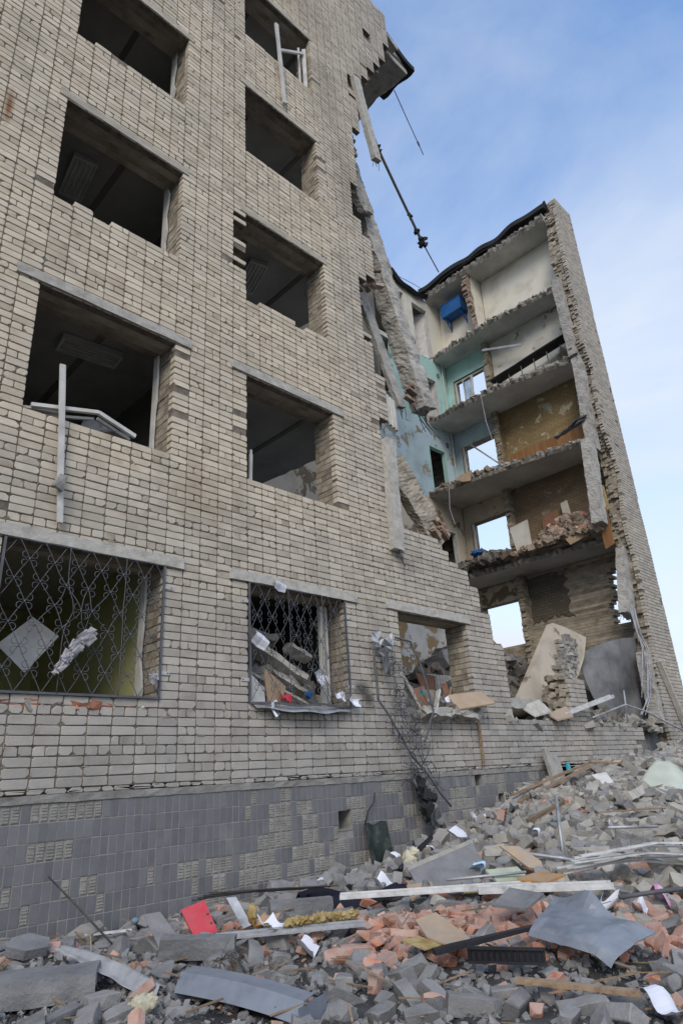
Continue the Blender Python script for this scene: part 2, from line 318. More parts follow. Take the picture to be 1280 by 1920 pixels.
WING = [(1.5, 18.9), (2.5, 18.86), (4.1, 19.0), (4.6, 19.2), (5.4, 19.26), (7.2, 19.45), (7.8, 19.3), (8.7, 19.42), (10.0, 19.85), (10.8, 19.72), (11.6, 19.4), (13.0, 19.5), (14.0, 19.8), (14.9, 19.42), (16.0, 19.64), (18.8, 19.64), (21.5, 19.95), (22.2, 20.1)]
ZTOP = 22.15
def corner_x(z): return 20.55+.035*z                   # the outer corner leans a little after the blast
def gable_x(z): return 20.15+.035*z                    # inner face of the end wall
rgb = rnd(11)
rowjit = {}
def edge_jit(z, k, a):
    key = (round(z/COURSE), k)
    if key not in rowjit: rowjit[key] = rgb.uniform(-1, 1)
    return rowjit[key]*a
def chipped_away(x, z, p_):
    key = ('c', round(z/COURSE), round(x/.27))
    if key not in rowjit: rowjit[key] = rgb.random()
    return rowjit[key] < p_
def k_left(a): return 5 < a < 6
def solid(x, z):
    """is the outer leaf standing here"""
    if z > ZTOP or x < -2.4: return False
    for (a, b) in WINX[:4]:
        if a < x < b:
            for k in range(6 if a < 8 else 1):
                if SILL[k] < z < LINT[k]: return False
                if k and SILL[k]-COURSE*1.02 < z <= SILL[k] and chipped_away(x, z, (.5 if x < a+.3 else .05)): return False
        if k_left(a) and a-.27 < x <= a and LINT[2]-1.7 < z < LINT[2] and chipped_away(x, z, .35): return False
    if 9.2 < x < 9.52 and 20.05 < z < 20.3: return False
    if x < lerp_tab(BREAK, z)+edge_jit(z, 0, .04): return True
    if z < 2.36 and x < 17.0+edge_jit(z, 1, .3): return True
    if 13.3 < x < 14.6 and z < 3.22: return x > 13.45+(z-2.3)*.45+edge_jit(z, 2, .06)
    if x > lerp_tab(WING, z)+edge_jit(z, 3, .1) and x < corner_x(z): return True
    return False
XJ = []
rj = rnd(5)
for i, c in enumerate(XCNT):
    for k in range(c): XJ.append(XBR[i]+(XBR[i+1]-XBR[i])*k/c+(rj.uniform(-.012, .012) if k else 0))
XJ.append(XBR[-1])
def cell(j, z):
    """the part of brick column j that stands at this height; bricks at the torn edge of the far end are cut to it"""
    a, b = XJ[j], XJ[j+1]
    if b > 18.5:
        e = lerp_tab(WING, z)+edge_jit(z, 3, .03)
        a = max(a, e); b = min(b, corner_x(z)+.02)
        return (a, b) if b-a > .05 and z < ZTOP else None
    return (a, b) if solid((a+b)/2, z) else None

BLD = empty('brick_building', (9, 5, 0)); ROOT['brick_building'] = Vector((9, 5, 0))
tag(BLD, 'half collapsed multi-storey building of pale brick with blown-out windows and bare floors', 'building')

# ---------------- mortar core of the front wall with every course's own broken end
core = MB(); NR = int((ZTOP-Z0)/COURSE)
rc = rnd(21)
def row_spans(z):
    xs = []; on = None; end = None
    for j in range(len(XJ)-1):
        c = cell(j, z)
        if c and on is None: on = c[0]
        if c: end = c[1]
        if not c and on is not None: xs.append((on, end)); on = None
    if on is not None: xs.append((on, end))
    return xs
for i in range(NR):
    z = Z0+(i+.5)*COURSE
    for (a, b) in row_spans(z):
        core.box(a+.014, b-.014, .011, .118, Z0+i*COURSE-.001, Z0+(i+1)*COURSE+.001)
FRONT = core.build('front_wall', M['mortar'], BLD); ROOT['front_wall'] = Vector((9, 5, 0))
FRONT.location = -ROOT['brick_building']
ROOT['front_wall'] = Vector((0, 0, 0))

# ---------------- inner leaf: coarser, set back and ragged, seen in the reveals and at the broken ends
leaf = MB(); rl = rnd(31)
for i in range(NR):
    z = Z0+(i+.5)*COURSE
    for (a, b) in row_spans(z):
        if b-a < .2: continue
        la = a+.006+rl.uniform(0, .010)
        lb = b-.006-rl.uniform(0, .010)
        brk = abs(b-lerp_tab(BREAK, z)) < .4 and b < 11.6
        if brk: lb = b-rl.uniform(-.05, .3)
        if a > 18: la = a+.06+.16*noise.noise(Vector((z*1.1, 3.3, 0)))+rl.uniform(-.02, .03)
        for (y0, y1) in ((.12, .25), (.252, .38), (.382, .5)):
            da, db = rl.uniform(-.004, .006), rl.uniform(-.004, .006)
            if brk: db += rl.uniform(-.12, .16)
            if a > 18: da += .14*noise.noise(Vector((z*1.7, y0*9, 1.0)))+(rl.uniform(-.12, .05) if rl.random() < .25 else rl.uniform(-.02, .02))
            leaf.box(la+da, lb-db, y0, y1, Z0+i*COURSE+.003, Z0+(i+1)*COURSE-.006, rl.random())
leaf.build('inner_leaf', M['inner_brick'], BLD)

# ---------------- the face bricks: 300 nearest as single pieces, the rest joined
def face_brick(mb, x0, x1, z0, z1, rg, depth):
    y = rg.gauss(0, .0024); tone = rg.random()
    x0 += rg.uniform(-.0025, .0025); x1 += rg.uniform(-.0025, .0025)
    if rg.random() < .02: y += rg.uniform(.004, .009)          # spalled or pushed in
    dz = [rg.uniform(-.0025, .0025) for _ in range(4)]
    cr = [rg.choice((.006, .008, .010, .016, .024)) if rg.random() < .93 else rg.uniform(.025, .045) for _ in range(4)]
    def ring(ins, yy):
        P = []
        for (cx, cz, sx, sz, k) in ((x0, z0, 1, 1, 0), (x1, z0, -1, 1, 1), (x1, z1, -1, -1, 2), (x0, z1, 1, -1, 3)):
            c = cr[k]; px, pz = cx+sx*ins, cz+sz*ins+dz[k]
            a = (px+sx*c, yy, pz); b = (px, yy, pz+sz*c*.9)
            P += [b, a] if k in (0, 2) else [a, b]
        return P
    f, o, bk = ring(.005, y), ring(0, y+.007), ring(0, depth)
    fs = [tuple(range(8))]
    for k in range(8):
        n = (k+1) % 8; fs.append((8+k, 8+n, n, k)); fs.append((16+k, 16+n, 8+n, 8+k))
    mb.add(f+o+bk, fs, tone)
bricks = []
rg = rnd(77)
for i in range(NR):
    z0 = Z0+i*COURSE+.0048; z1 = Z0+(i+1)*COURSE-.0048; zc = (z0+z1)/2
    for j in range(len(XJ)-1):
        ab = cell(j, zc)
        if ab is None: continue
        a, b = ab; c = (a+b)/2
        edge = c > 18.5 and a > XJ[j]+.01 or not (solid(c-(b-a), zc) and solid(c+(b-a), zc) and solid(c, zc+COURSE) and solid(c, zc-COURSE))
        if edge and rg.random() < .05 and zc > 5: continue
        dp = .115 if edge else .03
        g = .0055
        if i % 4 == 3 and b-a > .2:
            h = c+rg.uniform(-.012, .012); bricks.append((a+g, h-g, z0, z1, dp)); bricks.append((h+g, b-g, z0, z1, dp))
        elif rg.random() < .05 and b-a > .2:
            h = a+(b-a)*rg.choice((.35, .5, .65)); bricks.append((a+g, h-g, z0, z1, dp)); bricks.append((h+g, b-g, z0, z1, dp))
        else: bricks.append((a+g, b-g, z0, z1, dp))
def size_in_view(bk):
    p = Vector(((bk[0]+bk[1])/2, 0, (bk[2]+bk[3])/2)); d = seen(p, -.02)
    if d is None: return 0
    v = p-CAM
    return (bk[1]-bk[0])*abs(v.y)/v.length**3
order = sorted(range(len(bricks)), key=lambda k: -size_in_view(bricks[k]))
single = set(order[:300]); rest = MB()
for k, bk in enumerate(bricks):
    if k in single:
        one = MB(); face_brick(one, bk[0], bk[1], bk[2]+rg.uniform(-.002, .002), bk[3], rg, bk[4])
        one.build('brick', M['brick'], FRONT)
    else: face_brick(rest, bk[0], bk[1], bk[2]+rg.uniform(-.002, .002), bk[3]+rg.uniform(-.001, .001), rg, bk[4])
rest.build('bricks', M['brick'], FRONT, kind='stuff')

# ---------------- mortar squeezed out and smeared over the joints
sm = MB(); rsm = rnd(78)
for q in range(2600):
    i = rsm.randrange(NR); z = Z0+i*COURSE+rsm.uniform(-.006, .006); x = rsm.uniform(1.0, 20.8)
    if not (solid(x, z+.03) and solid(x, z-.03) and solid(x+.12, z+.03) and solid(x-.12, z-.03)): continue
    w = rsm.choice((.02, .04, .06, .10, .18)); h = rsm.uniform(.005, .016); P = []
    if rsm.random() < .25: w, h = rsm.uniform(.01, .02), rsm.uniform(.02, .06); x = min(XJ, key=lambda v: abs(v-x))
    n = 7
    for k in range(n):
        t = 2*math.pi*k/n; P.append((x+w/2*math.cos(t)*rsm.uniform(.7, 1.1), -.0005, z+h*math.sin(t)*rsm.uniform(.6, 1.2)))
    c = (x, -.0055, z); k0 = [(a+(x-a)*.3, -.0045, b+(z-b)*.3) for (a, _, b) in P]; k1 = [(a, .012, b) for (a, _, b) in P]
    sm.add(k1+k0, [tuple(range(n, 2*n))]+[(k, (k+1) % n, n+(k+1) % n, n+k) for k in range(n)], rsm.random())
M['smear'] = mat('squeezed_mortar', [(.3, (.22, .195, .155)), (.7, (.38, .345, .285))], scale=6, rough=.95, bump=.6, bscale=60, jit=.25)
sm.build('mortar_smears', M['smear'], FRONT, kind='stuff')

# ---------------- lintels: a pale outer one on the face, deeper beams behind
rl = rnd(41)
M['pale_lintel'] = mat('weathered_lintel', [(.3, (.36, .325, .265)), (.6, (.48, .435, .36))], scale=5, rough=.95, bump=.5, bscale=50, jit=.1)
for (a, b) in WINX[:4]:
    for k in range(6):
        z = LINT[k]
        if a > 8 and k > 0: continue
        if b > 8 and a < 8 and z > 30: continue
        if a > 5 and b < 8 and k == 5: pass
        ext = .30 if k < 2 else .12
        mb = MB(); pr = .03 if k < 2 else .006
        mb.bar((a-ext, .055-pr/2, z+.066), (b+ext*(.85 if a < 8 else .35), .055-pr/2, z+.058), .118+pr, .135, up=(0, 0, 1), seg=14, rough=.004, rg=rl, sub=2)
        mb.build('lintel', M['lintel' if k < 2 else 'pale_lintel'], BLD)
        mb = MB(); mb.bar((a-.1, .31, z+.15), (b+.1, .31, z+.15), .36, .30, seg=12, rough=.012, rg=rl, sub=2)
        mb.build('lintel_beam', M['concrete'], BLD)

# ---------------- plaster strips left on the inside of the right-hand reveals, and worn sills
for (a, b) in WINX[1:4]:
    for k in range(6):
        if a > 8 and k > 0: continue
        z0, z1 = SILL[k], LINT[k]
        mb = MB(); n = 9; pts = []
        if a > 5: continue
        for q in range(n+1):
            z = z0+(z1-z0)*q/n; pts.append((b-.012, .40+rl.uniform(-.05, .04), z))
        poly = pts+[(b-.012, .52, z1), (b-.012, .52, z0)]
        mb.plate(poly, .03, nrm=(-1, 0, 0)); mb.build('plaster_strip', M['white'], BLD, recalc=True)
        mb = MB()
        for q in range(10):
            x = a+(b-a)*(q+.5)/10
            mb.obox((x, .30, z0+rl.uniform(-.01, .012)), ((b-a)/10+.02, .36, .05), (rl.uniform(-.04, .04), rl.uniform(-.05, .05), 0), rl.random(), .015, rl)
        mb.build('broken_sill', M['inner_brick'], BLD)

# ---------------- plinth with its tiles
TW, TH = .0896, .17; PZ = 1.425
HOLES = [(6.66, 6.90, .86, 1.10), (9.87, 10.08, 1.25, 1.42), (10.5, 10.68, .78, 1.12)]
pl = MB(); xs_ = -2.4
for (a, b, c, d) in HOLES:
    pl.box(xs_, a, .004, .5, -.3, PZ+.002); pl.box(a, b, .004, .5, -.3, c); pl.box(a, b, .004, .5, d, PZ+.002); pl.box(a, b, .3, .5, c, d); xs_ = b
pl.box(xs_, 12.75, .004, .5, -.3, PZ+.002)
PL = pl.build('plinth', M['bed'], BLD); PL.location = -ROOT['brick_building']; ROOT['plinth'] = Vector((0, 0, 0))
band = MB(); rb = rnd(51)
band.bar((-2.4, .045, PZ+.040), (12.6, .045, PZ+.040), .125, .075, seg=150, rough=.004, rg=rb, sub=2)
band.build('plinth_ledge', M['bed'], BLD)
cut = MB(); x = -2.4
while x < 17:
    w = rb.uniform(.1, .25); z1 = Z0-.004+rb.uniform(-.006, .004)
    if rb.random() < .99: face_brick(cut, x+.006, x+w-.006, PZ+.078+rb.uniform(0, .012), z1, rb, .05)
    x += w
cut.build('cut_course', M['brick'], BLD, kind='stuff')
GONE = [(2.0, 2.5, 0, 0), (2.62, 3.3, 0, 0), (2.1, 2.35, 2, 2), (2.62, 3.05, 2, 2), (3.15, 3.33, 4, 4), (4.25, 4.5, 4, 4), (4.6, 4.95, 4, 4), (4.42, 4.5, 5, 5), (4.7, 4.9, 5, 5), (5.05, 5.5, 4, 5), (5.5, 5.7, 5, 5), (5.05, 5.22, 7, 7), (5.35, 5.6, 3, 4),
        (5.2, 5.28, 0, 0), (5.62, 5.85, 0, 0), (5.5, 5.8, 1, 2), (5.5, 5.85, 3, 3), (6.05, 6.3, 2, 3), (5.85, 6.4, 4, 4), (5.8, 6.1, 5, 6), (6.2, 6.55, 5, 5), (5.4, 5.7, 7, 7), (5.9, 6.2, 7, 7), (2.95, 3.05, 7, 7), (3.1, 3.4, 7, 7), (2.3, 2.6, 7, 7)]
for q in range(26):
    xx = 2.0+4.2*rb.random(); r0 = rb.randrange(0, 8); GONE.append((xx, xx+rb.choice((.06, .1)), r0, r0))
for q in range(58):
    xx = 6.4+6*rb.random()**1.25; r0 = rb.randrange(0, 8)
    GONE.append((xx, xx+rb.choice((.1, .18, .27, .36)), r0, r0+rb.choice((0, 0, 1))))
tiles = []; pad = MB(); grout = MB()
nx = int((12.7+2.4)/TW)
def corrugated(mb, x0, x1, z0, z1, rg):
    y = rg.uniform(-.004, -.001)
    n = 5; i_ = .011+rg.uniform(0, .004)
    mb.add([(x0+.008, .0038, z0+.006), (x1-.008, .0038, z0+.006), (x1-i_, y-.002, z0+.012), (x0+i_, y-.002, z0+.012), (x0+.008, .0038, z1-.006), (x1-.008, .0038, z1-.006), (x1-i_, y-.002, z1-.012), (x0+i_, y-.002, z1-.012)],
           [(3, 2, 1, 0), (4, 5, 6, 7), (0, 4, 7, 3), (1, 2, 6, 5), (3, 7, 6, 2)], rg.random())
    for k in range(n):
        za = z0+.016+(z1-z0-.034)*k/n; zb = za+.015
        if rg.random() < .1: continue
        j = rg.uniform(-.003, .003)
        mb.add([(x0+i_+j, y-.0015, za), (x1-i_+j, y-.0015, za), (x1-i_-.004+j, y-.0065, za+.004), (x0+i_+.004+j, y-.0065, za+.004), (x0+i_+j, y-.0015, zb), (x1-i_+j, y-.0015, zb), (x1-i_-.004+j, y-.0065, zb-.004), (x0+i_+.004+j, y-.0065, zb-.004)],
               [(3, 2, 1, 0), (4, 5, 6, 7), (0, 4, 7, 3), (1, 2, 6, 5), (3, 7, 6, 2)], rg.random())
for r in range(9):
    z1 = PZ-r*TH; z0 = z1-TH
    for j in range(nx):
        a = -2.4+j*TW; c = a+TW/2
        if any(h[0]-.05 < c < h[1]+.05 and h[2]-.03 < (z0+z1)/2 < h[3]+.03 for h in HOLES): continue
        if any(g[0] <= c <= g[1] and g[2] <= r <= g[3] for g in GONE): corrugated(pad, a, a+TW, z0, z1, rb); continue
        tiles.append((a+.0042, a+TW-.0042, z0+.0045, z1-.0045)); grout.box(a, a+TW, -.0035, .0035, z0, z1)
def tile(mb, t, rg):
    y = rg.gauss(-.0075, .0009); a, b, c, d = t; e = .0022; tx, tz = rg.uniform(-.0012, .0012), rg.uniform(-.0012, .0012)
    mb.add([(a, .004, c), (b, .004, c), (b, .004, d), (a, .004, d), (a, y+.002, c), (b, y+.002, c), (b, y+.002, d), (a, y+.002, d), (a+e, y-tx-tz, c+e), (b-e, y+tx-tz, c+e), (b-e, y+tx+tz, d-e), (a+e, y-tx+tz, d-e)],
           [(0, 1, 5, 4), (1, 2, 6, 5), (2, 3, 7, 6), (3, 0, 4, 7), (4, 5, 9, 8), (5, 6, 10, 9), (6, 7, 11, 10), (7, 4, 8, 11), (8, 9, 10, 11)], rg.random())
tsel = set(sorted(range(len(tiles)), key=lambda k: -size_in_view(tiles[k]) if tiles[k][2] > .25 else 0)[:300])
rest = MB()
for k, t in enumerate(tiles):
    if k in tsel: one = MB(); tile(one, t, rb); one.build('tile', M['tile'], PL)
    else: tile(rest, t, rb)
rest.build('tiles', M['tile'], PL, kind='stuff'); M['grout'] = mat('pale_grout', [(.3, (.24, .228, .208)), (.7, (.35, .332, .302))], scale=8, rough=.95, bump=.3, jit=.0)
grout.build('grout', M['grout'], PL, kind='stuff'); pad.build('tile_bed', M['bed'], PL, kind='stuff')
for (a, b, c, d) in HOLES:      # vent openings keep a rim of mortar
    mb = MB()
    for (x0, x1, z0, z1) in ((a-.02, a-.001, c-.02, d+.02), (b+.001, b+.02, c-.02, d+.02), (a-.001, b+.001, c-.02, c-.001), (a-.001, b+.001, d+.001, d+.02)): mb.box(x0, x1, -.006, .003, z0, z1)
    mb.build('vent_rim', M['bed'], BLD)
# ------------------------------------------------------------------ rooms of the standing block
def part(name, m_, fn, parent=BLD, **kw):
    mb = MB(); fn(mb); return mb.build(name, M[m_], parent, **kw)
rs = rnd(61)
def ragged_slab(mb, edge, y0, y1, xin, z0, z1, rg, step=.16, amp=.07, lip=None):
    """a floor slab whose free edge runs along Y; edge(y) gives its X, xin the far side"""
    n = max(2, int((y1-y0)/step)); sgn = 1 if xin > edge((y0+y1)/2) else -1
    top = []; mid = []; bot = []
    for k in range(n+1):
        y = y0+(y1-y0)*k/n; e = edge(y)
        top.append((e+rg.uniform(-amp, amp), y, z1)); mid.append((e-sgn*.03+rg.uniform(-amp, amp)*.8, y, (z0+z1)/2)); bot.append((e+rg.uniform(-amp, amp)*.5+sgn*.02, y, z0))
    bt = [(xin, y, z1) for (_, y, _) in top]; bb = [(xin, y, z0) for (_, y, _) in top]
    N = n+1; vs = top+mid+bot+bt+bb; fs = []; lf = []
    for k in range(n):
        (fs if lip is None else lf).extend([(k, k+1, N+k+1, N+k), (N+k, N+k+1, 2*N+k+1, 2*N+k)]); fs += [(3*N+k, 3*N+k+1, k+1, k), (2*N+k, 2*N+k+1, 4*N+k+1, 4*N+k), (4*N+k, 4*N+k+1, 3*N+k+1, 3*N+k)]
    fs += [(0, N, 2*N, 4*N, 3*N), (n, 3*N+n, 4*N+n, 2*N+n, N+n)]
    mb.add(vs, fs, rg.random())
    if lip is not None: lip.add(vs[:3*N], lf, rg.random())
for k, c in enumerate(CEIL):
    ed = [8.7, 8.75, 8.5, 8.35, 8.3, 11.45][k]
    mb = MB()
    if k < 5: ragged_slab(mb, lambda y: ed-(.15*(y-.5) if y < 4 else .5), .505, 10.9, -2.4, c, c+SLAB, rs)
    else: ragged_slab(mb, lambda y: 11.45+.05*math.sin(y*3), .35, 10.9, -2.4, c, c+SLAB, rs, amp=.05)
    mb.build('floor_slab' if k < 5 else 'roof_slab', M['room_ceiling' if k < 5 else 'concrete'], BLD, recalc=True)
part('ground_slab', 'concrete', lambda mb: mb.box(-2.4, 20.7, .505, 10.9, 1.15, 1.40))
for k in range(6):
    z0 = 1.40 if k == 0 else CEIL[k-1]+SLAB; z1 = CEIL[k]
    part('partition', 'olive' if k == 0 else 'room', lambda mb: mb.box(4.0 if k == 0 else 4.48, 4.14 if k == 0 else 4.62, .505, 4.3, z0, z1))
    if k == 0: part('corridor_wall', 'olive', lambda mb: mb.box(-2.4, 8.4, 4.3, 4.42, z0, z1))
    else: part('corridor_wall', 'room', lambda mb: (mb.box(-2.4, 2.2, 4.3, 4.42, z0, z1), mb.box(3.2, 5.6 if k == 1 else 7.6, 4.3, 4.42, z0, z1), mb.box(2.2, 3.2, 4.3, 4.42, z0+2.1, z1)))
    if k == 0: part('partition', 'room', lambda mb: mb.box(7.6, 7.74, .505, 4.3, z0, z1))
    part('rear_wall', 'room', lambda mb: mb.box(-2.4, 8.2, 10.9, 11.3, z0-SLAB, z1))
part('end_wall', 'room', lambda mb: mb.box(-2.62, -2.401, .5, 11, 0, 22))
# roof edge over the break: screed, insulation and felt, snapped off
rr = rnd(62)
mb = MB(); mb.bar((10.05, .55, 21.62), (11.55, .62, 21.60), .55, .22, seg=9, rough=.03, rg=rr, sub=3); mb.build('roof_screed', M['concrete'], BLD)
mb = MB(); mb.sheet(lambda u, v: (10.0+1.75*u+.04*math.sin(9*v), .22+1.3*v, 21.78+.10*math.sin(6*u)+.08*v-.12*u*u+.22*(1-u)), 12, 8, .16); mb.build('roofing_felt', M['felt'], BLD)
mb = MB(); mb.bar((10.25, .14, 21.42), (10.75, .16, 21.30), .20, .16, seg=4, rough=.015, rg=rr, sub=2); mb.build('cornice_block', M['lintel'], BLD)
# ceiling seams and tube lights
def tube_light(x, y, z, rz, tilt=0):
    L = empty('ceiling_light', (x, y, z), (tilt, 0, rz)); L.parent = BLD; L.location = Vector((x, y, z))-ROOT['brick_building']
    mb = MB(); mb.box(-.45, .45, -.19, .19, .02, .06); mb.box(-.45, .45, -.19, -.17, -.03, .02); mb.box(-.45, .45, .17, .19, -.03, .02); mb.box(-.45, -.41, -.17, .17, -.03, .02); mb.box(.41, .45, -.17, .17, -.03, .02)
    mb.build('housing', M['steel2'], L, at=(0, 0, -.06))
    for t in (-.11, -.035, .04, .115):
        mb = MB(); mb.tube([(-.40, t, 0), (.40, t, 0)], .014, 8); mb.build('lamp_tube', M['white'], L, at=(0, 0, -.06))
M['steel2'] = mat('light_fitting_enamel', [(.3, (.50, .50, .48)), (.6, (.66, .66, .64))], rough=.5, bump=0, jit=.05)
for (x, y, k, a) in ((3.24, 1.33, 1, -.1), (2.78, 1.45, 2, 1.45), (6.38, 1.45, 2, 1.3), (2.6, 2.0, 3, .1)): tube_light(x, y, CEIL[k]-.02, a)
for k in (1, 2, 3, 4):
    for x in (3.25, 5.75, 7.2):
        part('ceiling_seam', 'room', lambda mb: mb.box(x-.05, x+.05, .51, 4.29, CEIL[k]-.018, CEIL[k]-.001))
# a glazed screen stands at the back of the second-floor room
mb = MB()
for x in (2.1, 2.95, 3.8): mb.box(x-.03, x+.03, 2.9, 2.96, 4.65, 7.1)
mb.box(2.07, 4.4, 2.88, 2.98, 7.1, 7.18); mb.box(2.07, 4.4, 2.9, 2.96, 6.1, 6.15)
mb.build('glazed_screen_frame', M['wood'], BLD)

# ------------------------------------------------------------------ window grilles
def scroll_mesh():
    mb = MB()
    for sx in (-1, 1):
        for sz in (-1, 1):
            pts = []; cx, cz, r = sx*.043, sz*.046, .036; t0 = math.atan2(-cz, -cx)
            for q in range(11):
                t = t0+(sx*sz)*math.radians(235)*q/10
                pts.append((cx+r*math.cos(t), 0, cz+r*math.sin(t)))
            mb.tube(pts, .0040, 5)
    mb.box(-.009, .009, -.007, .007, -.012, .012)
    return mb.mesh('scroll', M['steel'], True)
SCROLL = scroll_mesh()
def grille(x0, x1, z0, z1, y, label, warp, ncol, dz):
    f = MB(); t = .024
    seg = 16
    for (p, q) in (((x0, z0), (x1, z0)), ((x1, z0), (x1, z1)), ((x1, z1), (x0, z1)), ((x0, z1), (x0, z0))):
        for s_ in range(seg):
            a = [p[i]+(q[i]-p[i])*s_/seg for i in (0, 1)]; b = [p[i]+(q[i]-p[i])*(s_+1)/seg for i in (0, 1)]
            pa, pb = warp(*a), warp(*b)
            f.bar((pa[0], y+pa[1], pa[2]), (pb[0], y+pb[1], pb[2]), t, t, up=(0, 1, 0))
    G = f.build('window_grille', M['steel'], BLD); G.location = -ROOT['brick_building']; ROOT[G.name] = Vector((0, 0, 0)); G['label'] = label
    dx = (x1-x0)/ncol; k = dx/dz
    n = int((x1-x0+(z1-z0)*k)/dx)+2
    for sgn in (1, -1):
        for i in range(-1, n+1):
            # rod: x = xs + sgn*k*(z-z0)
            xs_ = x0+i*dx if sgn < 0 else x0+i*dx-(z1-z0)*k
            if sgn > 0: xs_ = x0+(i-int((z1-z0)*k/dx)-1)*dx
            pts = []; m_ = 40
            for q in range(m_+1):
                z = z0+(z1-z0)*q/m_; x = xs_+sgn*k*(z-z0)
                if sgn < 0: x = xs_-k*(z-z0)
                if x0+.005 < x < x1-.005:
                    w = warp(x+.005*math.sin((z-z0)/dz*2*math.pi), z); pts.append((w[0], y+w[1]+.006*sgn, w[2]))
            if len(pts) > 2:
                mb = MB(); mb.tube(pts, .0045, 5); mb.build('bar', M['steel'], G, smooth=True)
    for fx in (.37, .73):
        pts = []
        for q in range(17):
            z = z0+(z1-z0)*q/16; w = warp(x0+(x1-x0)*fx, z); pts.append((w[0], y+w[1]-.013, w[2]))
        mb = MB(); mb.tube(pts, .005, 5); mb.build('upright', M['steel'], G, smooth=True)
    r = 0; zz = z0
    while zz < z1-.06:
        off = 0 if r % 2 == 0 else dx/2
        x = x0+off
        while x < x1-.03:
            if x > x0+.03 and zz > z0+.03:
                w = warp(x, zz); o = bpy.data.objects.new('scroll', SCROLL); link(o, G); o.location = (w[0], y+w[1]-.004, w[2]); o.rotation_euler = (0, w[3] if len(w) > 3 else 0, 0)
            x += dx
        zz += dz/2; r += 1
    for (x, s_) in ((x0, -1), (x1, 1)):
        for fz in (.17, .82):
            if x < 2.2 and fz < .5: continue
            z = z0+(z1-z0)*(1-fz); w = warp(x, z)
            a, b = sorted((x-s_*.02, x+s_*.13))
            mb = MB(); mb.box(a, b, -.012, -.0035, z-.022, z+.022); mb.build('bracket', M['bracket'], G)
            mb = MB(); mb.tube([(x+s_*.105, -.017, z), (x+s_*.105, -.011, z)], .008, 8); mb.build('bolt', M['dark_steel'], G)
    return G
def warp1(x, z):
    dx_, dz_ = x-2.92, z-3.38; r2 = dx_*dx_*2.2+dz_*dz_*4.5; g = math.exp(-r2*7)
    return (x-dx_*g*.75, -.05*g, z-.05*g)
def warp2(x, z):
    b = math.sin(math.pi*min(1, max(0, (x-5.2)/1.8)))*max(0, (2.95-z))*.9
    s_ = .05*math.sin(7*x+3*z)*math.exp(-((x-6.1)**2+(z-2.9)**2)*2)
    return (x+s_, -.28*b, z-.03*b+s_*.6)
grille(2.045, 3.908, 2.46, 4.055, -.017, 'grey steel scrollwork grille with a rag tied to its bars', warp1, 7, .46)
grille(5.20, 7.02, 2.45, 4.055, -.017, 'bowed grey scrollwork grille with rubble piled behind it', warp2, 7, .46)
# broken brick under the first grille's sill
mb = MB(); ru = rnd(63)
for q in range(16): mb.obox((2.15+q*.115, .09+ru.uniform(-.02, .03), 2.36+ru.uniform(-.02, .02)), (.13, .16, .085), (ru.uniform(-.2, .2), ru.uniform(-.15, .15), ru.uniform(-.2, .2)), ru.random(), .015, ru)
M['red_brick'] = mat('red_brick', [(.3, (.22, .075, .045)), (.5, (.33, .13, .08)), (.7, (.40, .24, .17))], scale=3, rough=.92, bump=.6, bscale=40, jit=.25)
mb.build('sill_bricks', M['red_brick'], BLD, kind='stuff')
mb = MB(); mb.sheet(lambda u, v: (5.25+1.75*u, -.16*v*math.sin(math.pi*(.15+.8*u))-.02, 2.43-.05*v-.05*math.sin(math.pi*u)*v+.012*math.sin(17*u)), 22, 4, .003); mb.build('bent_sill_plate', M['galv'], BLD, smooth=True)
# second-floor window and upper window: remains of frames hanging out
HF = empty('window_frame_remains', (2.45, -.08, 4.3)); ROOT['window_frame_remains'] = Vector((2.45, -.08, 4.3))
tag(HF, 'bent white window frame bars hanging out of the lower left opening', 'window frame')
mb = MB(); mb.bar((2.37, -.10, 6.30), (2.555, -.065, 4.30), .055, .03, up=(0, 1, 0), seg=8, rough=.003, rg=ru); mb.bar((2.40, -.085, 6.30), (2.585, -.05, 4.30), .02, .055, up=(0, 1, 0)); mb.build('mullion', M['white'], HF)
mb = MB(); mb.obox((2.49, -.13, 4.76), (.11, .09, .16), (0.1, .2, .1), .3, .02, ru); mb.build('plaster_lump', M['concrete'], HF)
mb = MB(); mb.bar((2.12, .02, 5.70), (2.88, -.06, 5.84), .05, .045); mb.bar((2.30, .10, 5.66), (2.86, .02, 5.78), .035, .03); mb.bar((2.88, -.06, 5.84), (3.40, -.02, 5.70), .045, .05); mb.bar((2.05, .1, 5.68), (2.5, .02, 5.72), .06, .03)
mb.bar((2.90, .02, 5.80), (3.36, .05, 5.67), .03, .04); mb.build('sash_bar', M['white'], HF)
mb = MB(); mb.sheet(lambda u, v: (2.75+.6*u, .02+.1*v, 5.74-.08*v+.03*math.sin(8*u+3*v)), 10, 3, .004); mb.build('foil_scrap', M['galv'], HF)
HF2 = empty('window_frame_remains', (6.1, -.08, 14.5)); ROOT[HF2.name] = Vector((6.1, -.08, 14.5))
tag(HF2, 'white window frame post leaning out of the high opening near the roof break', 'window frame')
mb = MB(); mb.bar((5.93, -.12, 16.75), (6.14, -.06, 14.48), .075, .05, up=(0, 1, 0), seg=8, rough=.004, rg=ru); mb.build('mullion', M['white'], HF2)
mb = MB(); mb.bar((5.98, -.09, 15.98), (6.88, .10, 17.02), .05, .05); mb.build('transom', M['white'], HF2)
mb = MB(); mb.bar((6.93, .10, 17.2), (6.95, .12, 15.86), .09, .05); mb.bar((6.82, .16, 17.2), (6.84, .18, 15.9), .05, .05); mb.build('side_post', M['white'], HF2)
